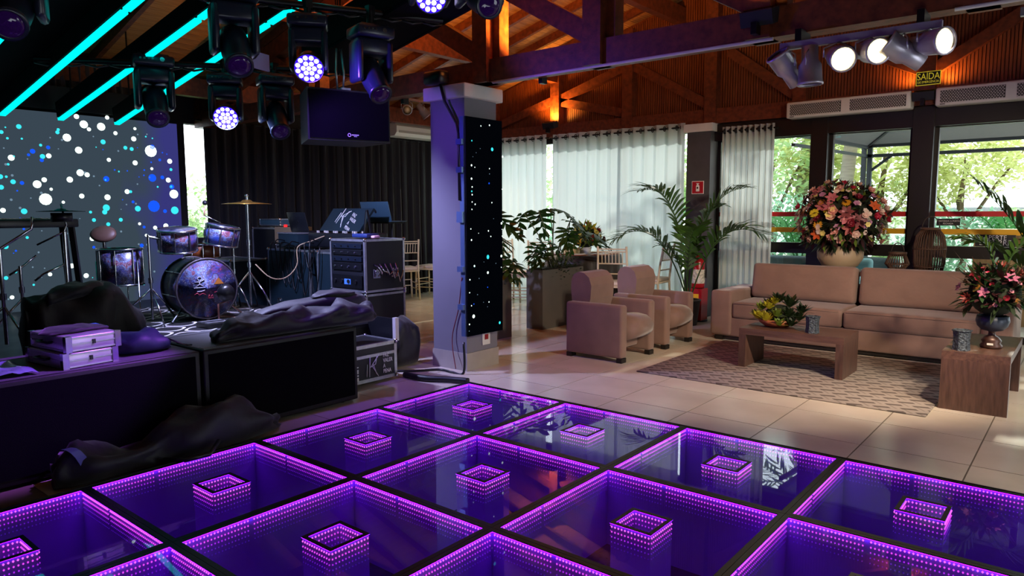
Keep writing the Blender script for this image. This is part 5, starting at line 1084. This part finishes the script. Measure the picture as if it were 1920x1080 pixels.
def planter(label, y0, y1, leaves, seed, bro=True):
    t = thing('planter_box', label, 'planter', (-1.43, (y0+y1)/2, 0), 0, 'grey planter boxes'); w = (y1-y0)/2; r = random.Random(seed)
    b = MB(); b.box((-.13, -w, 0), (.13, w, .76)); b.obj('box', PLANT, t); MB().box((-.11, -w+.02, .76), (.11, w-.02, .775)).obj('soil', mat('soil', '#1a120c', .9) if 'soil' not in MAT else MAT['soil'], t)
    for (dx, dy, z, a, s) in leaves:
        L = mobj('leaf', LM, t, (dx, dy, z)); L.rotation_euler = (r.uniform(-.5, .5), r.uniform(.3, .95), a); s *= 1.2; L.scale = (s, s, s)
        bx, by = r.uniform(-.06, .06), r.uniform(-.1, .1)+dy*.3
        MB().tube([(bx, by, .77), (bx*.6+dx*.4, by*.6+dy*.4, .77+(z-.77)*.55), (dx, dy, z)], .007, 5).obj('stalk', STEM, t)
    iv = MB()
    for k in range(420):
        y = r.uniform(-w, w); x = r.uniform(-.17, .17); z = .77+r.uniform(-.02, .14)*(1-abs(x)*3)
        if abs(x) > .12: z = .8-abs(r.gauss(0, .1))
        a = r.uniform(0, 6.28); blade(iv, (x, y, z), (math.cos(a), math.sin(a), r.uniform(-.2, .8)), r.uniform(.04, .08), .014, (0, 0, 1), 2)
    stuff(iv.obj('ivy', IVY, t)); return t
planter('grey planter box with lobed plants behind the first armchair', 2.78, 3.7, [(-.2, -.42, 1.48, 2.6, .75), (-.05, -.3, 1.5, 2.0, .8), (-.1, .1, 1.53, .4, .85), (0, -.12, 1.52, 3.0, .7), (.05, .25, 1.36, -.2, .85), (-.05, .42, 1.4, 1.2, .8), (.1, .5, 1.22, .3, .9), (0, .3, 1.2, 2.2, .7), (.12, .05, 1.28, -.8, .7), (0, .6, 1.15, 1.0, .7),
    (.05, -.3, 1.02, -1.2, .7), (.0, -.38, 1.08, 2.6, .65), (.08, -.2, 1.1, -.3, .6), (-.02, -.3, 1.12, 1.4, .6), (.1, -.34, .95, -2.0, .6), (-.1, -.25, .98, 3.0, .6)], 21)
planter('grey planter box with lobed plants half hidden by the column screen', 1.2, 2.16, [(.0, .32, 1.38, .6, .8), (.02, .2, 1.48, 1.4, .8), (-.02, .42, 1.2, 2.0, .75), (.1, .4, .98, .2, .75), (.12, .3, .88, -.4, .7), (.05, .45, .92, 1.0, .7), (0, 0, 1.3, 2.6, .8), (.1, .1, 1.0, -1, .7), (0, -.3, 1.25, 3.6, .8)], 22)
# ---------------- flowers
def petals(n, L, w, cup, seed=0):
    b = MB(); r = random.Random(seed)
    for k in range(n):
        a = 2*PI*k/n+r.uniform(-.1, .1); blade(b, (0, 0, 0), (math.cos(a), math.sin(a), cup), L, w, (0, 0, 1), 3, .25)
    b.sph((0, 0, L*.12), L*.13, 6, 4); return b
def rose(R):
    b = MB()
    for lay, (n, cup, q) in enumerate(((5, .5, 1), (5, 1.2, .8), (4, 2.5, .6))):
        for k in range(n): a = 2*PI*k/n+lay*.6; blade(b, (0, 0, 0), (math.cos(a), math.sin(a), cup), R*q, R*.5*q, (0, 0, 1), 3, -.25)
    b.sph((0, 0, R*.3), R*.4, 8, 6); return b
FM = {}
def flower(kind, col):
    key = (kind, col)
    if key not in FM:
        b = {'lily': lambda: petals(6, .085, .022, .55), 'rose': lambda: rose(.05), 'daisy': lambda: petals(16, .05, .008, .35), 'small': lambda: petals(6, .036, .017, .5), 'ginger': lambda: petals(14, .07, .013, 2.2), 'spike': lambda: petals(9, .13, .01, 1.8)}[kind]()
        me = b.mesh('flower'); me.materials.append(leafmat('petal_'+col.strip('#'), col, None, .5, .2, .15)); FM[key] = me
    return FM[key]
COREM = leafmat('core_dark_green', '#18220f', '#1c2a12', .9, .0, .5)  # dark foam core added to fill see-through gaps between the blooms
def bouquet(t, c, rx, ry, rz, picks, nleaf, lcol, seed, lower=-.35, fscale=1, leafL=.12):
    r = random.Random(seed); c = Vector(c); MB().sph(c, .78, 18, 12, (rx, ry, rz)).obj('foam_core', COREM, t); cnt = 0; pts = []
    N = sum(n for _, _, n in picks); seq = [(k, q) for k, q, n in picks for _ in range(n)]; r.shuffle(seq)
    for i, (k, q) in enumerate(seq):
        zz = lower+(1-lower)*(i+.5)/N; zz = 1-(zz-lower) if 0 else zz; ph = i*2.39996+r.uniform(-.3, .3); rr = math.sqrt(max(0, 1-zz*zz)); d = Vector((rr*math.cos(ph), rr*math.sin(ph), zz)); k2 = r.uniform(.86, 1.06)
        o = mobj('flower', flower(k, q), t, c+Vector((d.x*rx*k2, d.y*ry*k2, d.z*rz*k2))); o.rotation_euler = (d+Vector((r.uniform(-.3, .3), r.uniform(-.3, .3), .25))).to_track_quat('Z', 'Y').to_euler(); s = r.uniform(.8, 1.2)*fscale; o.scale = (s, s, s)
    for m, n in lcol:
        b = MB()
        for i in range(n):
            zz = r.uniform(lower-.15, 1); ph = r.uniform(0, 6.28); rr = math.sqrt(max(0, 1-min(1, zz*zz))); d = Vector((rr*math.cos(ph), rr*math.sin(ph), zz)); k2 = r.uniform(.5, .98)
            blade(b, c+Vector((d.x*rx*k2, d.y*ry*k2, d.z*rz*k2)), d+Vector((r.uniform(-.7, .7), r.uniform(-.7, .7), r.uniform(-.5, .5))), leafL*r.uniform(.6, 1.3), leafL*.17, (0, 0, 1) if abs(d.z) < .9 else (1, 0, 0), 3)
        stuff(b.obj('foliage', m, t))
DKL = leafmat('dark_leaf', '#22301a', '#2f4a20'); PUL = leafmat('plum_leaf', '#3a1c20', '#582028'); LTL = leafmat('light_leaf', '#6a8030', '#88a038'); YEL_L = leafmat('yellow_leaf', '#b8b432', '#d8d040', .4, .3)
CERA = mat('cream_ceramic', '#b59c7e', .5, var=.06)
t = thing('flower_bowl', 'huge round mixed bouquet in a cream bowl behind the sofa', 'bouquet', (1.7, 4.75, .79)); MB().lathe([(0, 0), (.12, 0), (.2, .05), (.255, .14), (.26, .22), (.235, .29), (.22, .29), (.24, .22), (0, .2)], 32).obj('bowl', CERA, t)
bouquet(t, (0, -.02, .61), .5, .44, .43, (('lily', '#c87078', 16), ('lily', '#b85048', 10), ('lily', '#d8602a', 8), ('rose', '#e8a898', 24), ('rose', '#c82848', 8), ('rose', '#801828', 7), ('daisy', '#d89820', 14), ('daisy', '#d8c030', 10), ('small', '#f0d8c8', 60), ('rose', '#f4d0c0', 16), ('small', '#c080a0', 24), ('lily', '#8a4848', 10), ('small', '#f0dc80', 26), ('rose', '#f0c0a8', 12)), 0, ((DKL, 700), (PUL, 420), (LTL, 240)), 5, -.62, 1.12, .12)
b = MB(); r_ = random.Random(2)
for k in range(60): a = r_.uniform(0, 6.28); blade(b, (.24*math.cos(a), .24*math.sin(a), .3), (math.cos(a), math.sin(a), -.9), r_.uniform(.06, .14), .014, (0, 0, 1), 2)
stuff(b.obj('trailing_leaves', DKL, t))
URN = mat('urn_blue_grey', '#343c4c', .45, .2, var=.2); URNB = mat('urn_foot_bronze', '#4a332c', .4, .4, var=.3, scale=20)
t = thing('flower_urn', 'tropical red and pink bouquet in a footed urn on the side table', 'bouquet', (3.5, 2.12, .445))
MB().lathe([(0, 0), (.07, 0), (.075, .02), (.06, .04), (.068, .06), (.05, .085), (.025, .1), (.022, .125), (.035, .135)], 24).obj('foot', URNB, t); MB().lathe([(.03, .13), (.07, .14), (.1, .17), (.112, .21), (.105, .25), (.095, .25), (.09, .2), (0, .18)], 28).obj('bowl', URN, t); MB().box((-.02, -.077, .03), (.02, -.07, .045)).obj('tag', WHITE, t)
bouquet(t, (0, 0, .42), .22, .22, .22, (('ginger', '#801428', 9), ('lily', '#a05874', 4), ('daisy', '#9a6420', 10), ('small', '#b87480', 14), ('spike', '#7a2820', 6), ('ginger', '#b02048', 3)), 0, ((DKL, 300), (PUL, 120), (IVY, 150)), 9, -.35, .7, .1)  # petal colours darkened for the shadow the bouquet stands in
b = MB(); r_ = random.Random(8)
for k in range(26): a = r_.uniform(0, 6.28); e = r_.uniform(.5, 2.2); blade(b, (.05*math.cos(a), .05*math.sin(a), .4), (math.cos(a), math.sin(a), e), r_.uniform(.3, .46), .009, (0, 0, 1), 4, .08)
stuff(b.obj('spear_leaves', leafmat('spear_leaf', '#4a2a1c', '#6a3a20'), t))
frond((0, .05, .4), (.0, .1, .9), (-.28, .0, .84), 12, .2, .016, seed=4).obj('frond', PALM, t); frond((0, .05, .4), (.1, .1, .95), (.3, .2, .8), 12, .2, .016, seed=6).obj('frond', PALM, t)
t = thing('succulent_bowl', 'yellow-green bromeliads in a terracotta bowl on the coffee table', 'plant bowl', (1.74, 2.5, .387)); MB().lathe([(0, 0), (.1, 0), (.16, .04), (.17, .07), (.15, .075), (0, .06)], 28).obj('bowl', mat('terracotta_bowl', '#a8603a', .5), t)
MB().sph((.02, .02, .1), .15, 14, 8, (1, .8, .75)).obj('foam_core', COREM, t)
for k, (x, y, z, s, m) in enumerate(((-.14, -.1, .12, 1, YEL_L), (-.05, -.14, .11, 1.1, YEL_L), (-.06, -.06, .22, .9, YEL_L), (.04, -.12, .16, .9, LTL), (.13, -.06, .16, 1.1, DKL), (.2, .02, .12, 1.0, DKL), (.1, .06, .24, 1.3, DKL), (0, .04, .28, 1.2, DKL), (-.1, .06, .22, 1.1, DKL), (.17, -.1, .08, .9, DKL), (-.02, -.02, .27, .8, YEL_L), (.07, -.14, .08, .9, LTL), (-.2, .0, .12, .9, LTL), (.2, .1, .18, 1.1, DKL), (-.14, -.04, .2, .9, LTL))):
    b = MB(); r_ = random.Random(k)
    for q in range(16): a = q*2.4; e = .3+q*.14; blade(b, (x, y, z-.05), (math.cos(a), math.sin(a), e), .135*s*r_.uniform(.8, 1.1), .019*s, (0, 0, 1), 3, .2)
    b.obj('rosette', m, t)
b = MB(); r_ = random.Random(3)
for k in range(14): a = 2.6+r_.uniform(-.5, .5); blade(b, (-.1, 0, .08), (math.cos(a), math.sin(a)*.6, .2), r_.uniform(.14, .24), .008, (0, 0, 1), 4, .5)
stuff(b.obj('fern', LTL, t))
t = thing('table_flowers', 'warm lit red and yellow flowers on the banquet table', 'bouquet', (-1.75, 4.42, .877)); MB().lathe([(0, 0), (.08, 0), (.1, .1), (.09, .1), (0, .08)], 16).obj('vase', WHITE, t)
bouquet(t, (0, 0, .24), .26, .22, .19, (('rose', '#a02020', 8), ('daisy', '#d8a820', 7), ('small', '#d8c860', 10)), 0, ((LTL, 200), (DKL, 120), (YEL_L, 80)), 4, -.3, 1.3, .12)
# ================================================================ GARDEN OUTSIDE
struct(MB().box((-14, YB+.16, -.25), (16, 22, -.03)).obj('ground_outside', mat('garden_paving', '#a8a090', .8, var=.2, scale=1)), 'pale garden paving')
struct(MB().box((-14, -6, -.25), (XL-.2, YB+.16, -.03)).obj('ground_side', mat('garden_lawn', '#4a6a2c', .9, var=.3)), 'lawn beside the hall')
BARK = mat('tree_bark', '#6a5a48', .9, var=.3, scale=8, bump=.4, bscale=20); PBARK = mat('palm_bark', '#9a9284', .85, var=.2, scale=3, stretch=(1, 1, 14), bump=.3)
GRN = [leafmat('tree_leaf_yellow', '#d4d8a4', '#e6ecb4', .5, .6), leafmat('tree_leaf_mid', '#b0cc98', '#c8e0b0', .5, .6), leafmat('tree_leaf_teal', '#98c4ac', '#b0dcc4', .5, .6)]
def cloud(n, seed, L=.16, hollow=.5):
    r = random.Random(seed); b = MB()
    for k in range(n):
        d = Vector((r.gauss(0, 1), r.gauss(0, 1), r.gauss(0, 1))).normalized()*r.uniform(hollow, 1)**.6; d *= 1+.25*math.sin(d.x*7+seed)*math.sin(d.y*6)*math.sin(d.z*5+1)
        a = Vector((r.uniform(-1, 1), r.uniform(-1, 1), r.uniform(-.8, .6))); blade(b, d, a, L*r.uniform(.6, 1.3), L*.26, (r.uniform(-.3, .3), r.uniform(-.3, .3), 1), 2)
    return b
CL = []
for s_ in range(3):
    for g in GRN:
        me = cloud(1500, s_+3, .14).mesh('foliage'); me.materials.append(g); CL.append(me)
def tree(label, x, y, h, crowns, trunk=.09, cat='tree'):
    t = thing('garden_tree', label, cat, (x, y, -.03), 0, 'trees of the garden'); b = MB(); b.tube([(0, 0, 0), (.08, .05, h*.4), (-.05, 0, h*.7), (.05, 0, h)], [trunk, trunk*.8, trunk*.6, trunk*.4], 8)
    for (cx, cy, cz, sx, sz, k) in crowns:
        b.tube([(0, 0, h*.45), (cx*.5, cy*.5, (h*.5+cz)/2), (cx, cy, cz)], [trunk*.5, trunk*.35, trunk*.15], 6)
    b.obj('trunk', BARK, t)
    for (cx, cy, cz, sx, sz, k) in crowns: o = mobj('foliage', CL[k], t, (cx, cy, cz)); o.scale = (sx, sx, sz); o.rotation_euler = (0, 0, cx*3)
    return t
tree('yellow-green tree seen between the dark posts right of the bouquet', .8, 11, 2.6, ((0, 0, 3.0, 1.5, 1.1, 0), (-1.0, .3, 2.6, 1.1, .9, 3), (1.1, .2, 2.9, 1.2, .9, 0), (.3, .5, 1.7, .8, .5, 1)), .1)
tree('broad yellow-green tree behind the exit door', 2.2, 10.5, 2.4, ((0, 0, 2.5, 1.0, .8, 0), (.9, .4, 2.7, .9, .7, 3), (-.6, .2, 2.0, .7, .5, 6)), .08)
tree('leafy tree behind the narrow gathered curtain', -1.2, 10.5, 2.6, ((0, 0, 2.6, 1.3, 1.0, 1), (-.9, 0, 2.2, 1, .9, 0), (.7, .4, 3.0, 1.0, .8, 3)), .09)
tree('blue-green bushy tree right behind the gathered curtain', -.3, 9.4, 1.0, ((0, 0, 1.1, .8, .8, 2), (.5, .3, .8, .6, .6, 5)), .05)
tree('teal shrub below the yellow tree behind the exit door', 2.4, 9.2, .8, ((0, 0, .9, .9, .7, 2), (.8, .2, 1.0, .7, .6, 4), (-.6, .2, .7, .6, .5, 5)), .05, 'shrub')
tree('green shrub behind the bouquet window', .7, 9.3, .7, ((0, 0, .7, .8, .6, 4), (-.7, .2, .8, .7, .6, 2)), .05, 'shrub')
tree('tree beyond the gap between the white curtains', -5.6, 10, 2.6, ((0, 0, 2.4, 1.5, 1.2, 1), (1.4, .3, 2.1, 1.3, 1.2, 4), (.3, 0, 1.0, 1.3, .9, 2)), .09)
tree('far tree behind the white curtain', -3, 12, 3.0, ((0, 0, 2.8, 1.8, 1.4, 4), (0, 0, 1.2, 1.6, 1.0, 2)), .1)
tree('leafy plant outside the stage window slit', -7.0, 1.15, 1.1, ((0, 0, 1.5, .75, .65, 4), (0, .6, 1.2, .7, .6, 1), (0, -.3, 1.1, .6, .5, 4)), .05, 'shrub')
for x, y, lab in ((-.85, 11, 'slim grey palm trunk behind the left window'), (.28, 9.9, 'grey palm trunk standing left of the canopy post')):
    t = thing('palm_trunk', lab, 'palm', (x, y, -.03)); b = MB(); b.tube([(0, 0, 0), (.05, 0, 1.2), (.16, 0, 2.4), (.3, 0, 4.2)], [.15, .13, .12, .11], 10); b.obj('trunk', PBARK, t)
    for k in range(7): a = k*.9; frond((.3, 0, 4.2), (.3+.8*math.cos(a), .8*math.sin(a), 4.9), (.3+1.6*math.cos(a), 1.6*math.sin(a), 4.0), 14, .5, .03, seed=k).obj('frond', PALM, t)
for x, y, s_, lab in ((.35, 7.6, 1.0, 'fan of palm leaves outside the left window'), (3.1, 8.8, .8, 'small palm outside behind the exit door')):
    t = thing('garden_palm', lab, 'palm', (x, y, -.03)); MB().tube([(0, 0, 0), (0, 0, .6)], .06, 8).obj('trunk', PBARK, t)
    for k in range(9): a = k*.75; frond((0, 0, .55), (.35*s_*math.cos(a), .35*s_*math.sin(a), 1.5), (.8*s_*math.cos(a), .8*s_*math.sin(a), 1.45), 12, .34*s_, .024, seed=k+40).obj('frond', leafmat('garden_palm_leaf', '#2f6a38', '#58a058', .4, .4) if 'garden_palm_leaf' not in MAT else MAT['garden_palm_leaf'], t)
CANV = cloth('canopy_fabric', '#6e6e6c', '#808080', .12); CFR = mat('canopy_steel', '#4a525c', .5, .3)
t = thing('canopy', 'grey fabric canopy on slim steel posts outside the glass front', 'canopy', (2.3, 7.1, -.03))
MB().add([(-1.5, -1.5, 2.58), (1.42, -1.5, 2.58), (1.42, 1.4, 2.58), (-1.23, 1.4, 2.58), (.1, 0, 3.3)], [(0, 1, 4), (1, 2, 4), (2, 3, 4), (3, 0, 4)]).obj('roof_fabric', CANV, t)
for z in (2.42, 2.58): MB().box((-1.25, 1.36, z-.025), (1.42, 1.44, z+.025)).obj('edge_beam', CFR, t)
MB().box((1.38, -1.5, 2.55), (1.44, 1.4, 2.6)).obj('edge_beam', CFR, t); MB().beam((-1.48, -1.5, 2.56), (-1.23, 1.4, 2.56), .06, .05).obj('edge_beam', CFR, t); MB().beam((-1.48, -1.5, 2.42), (-1.23, 1.4, 2.42), .05, .04).obj('edge_beam', CFR, t)
for x in (-1.27, -1.18, 1.4): MB().box((x-.035, 1.36, 0), (x+.035, 1.43, 2.72)).obj('post', CFR, t)
for x in (-1.2, 1.4): MB().beam((x, 1.4, 2.15), (x+.35 if x < 1 else x-.35, 1.4, 2.42), .03, .04).obj('brace', CFR, t)
for p_ in ((-1.23, 1.4, 2.58), (1.42, 1.4, 2.58), (-1.5, -1.5, 2.58), (1.42, -1.5, 2.58)): MB().beam(p_, (.1, 0, 3.28), .04, .05).obj('rib', CFR, t)
TEAL = mat('teal_fabric', '#1f3f44', .7, var=.15); TEAL2 = mat('pale_teal_fabric', '#7fb0b4', .7)
def outchair(label, x, y, rz, m):
    t = thing('outdoor_chair', label, 'armchair', (x, y, -.03), rz, 'teal outdoor chairs'); MB().rbox((-.4, -.4, .1), (.4, .4, .42), .05, 3).obj('seat', m, t); MB().rbox((-.4, .25, .1), (.4, .42, .85), .05, 3).obj('backrest', m, t)
    for s_ in (-1, 1): a, c = sorted((s_*.42, s_*.3)); MB().rbox((a, -.4, .1), (c, .42, .62), .04, 3).obj('armrest', m, t)
    for sx in (-.35, .35):
        for sy in (-.35, .35): MB().cyl((sx, sy, 0), (sx, sy, .1), .02).obj('leg', BLACK, t)
outchair('dark teal outdoor armchair seen left of the bouquet bowl', .35, 7.0, PI, TEAL); outchair('pale teal outdoor armchair at the left window edge', -.65, 7.6, 2.4, TEAL2); outchair('dark teal outdoor armchair right of the bouquet bowl', 1.75, 7.3, 2.6, TEAL); outchair('pale teal outdoor seat behind the short lantern', 1.25, 6.3, 0, TEAL2)
t = thing('garden_counter', 'tan timber counter outside the exit door', 'counter', (3.55, 7.3, -.03)); MB().box((-.75, -.3, 0), (1.4, .4, 1.22)).obj('front', wood('counter_timber', '#b08858', '#c49a68', (14, 14, 1.5)), t); MB().box((-.8, -.35, 1.22), (1.45, .45, 1.27)).obj('top', mat('counter_top', '#d8c8a8', .4), t)
t = thing('garden_wall', 'far white garden building behind the trees', 'building', (1.5, 15.5, -.03)); MB().box((-1.5, 0, 0), (3, .3, 1.5)).obj('wall', mat('white_render', '#d8dcdc', .8), t); MB().box((-1.55, -.05, 1.5), (3.05, .35, 1.6)).obj('coping', mat('grey_coping', '#8a9094', .8), t)
t = thing('white_steps', 'bright white towel-covered lounger outside the door', 'lounger', (2.75, 6.6, -.03)); MB().box((-.25, -.7, .25), (.25, .8, .34)).obj('bed', mat('towel_white', '#dfe8ea', .8), t)
for sx in (-.2, .2):
    for sy in (-.6, .7): MB().cyl((sx, sy, 0), (sx, sy, .25), .02).obj('leg', ALU, t)
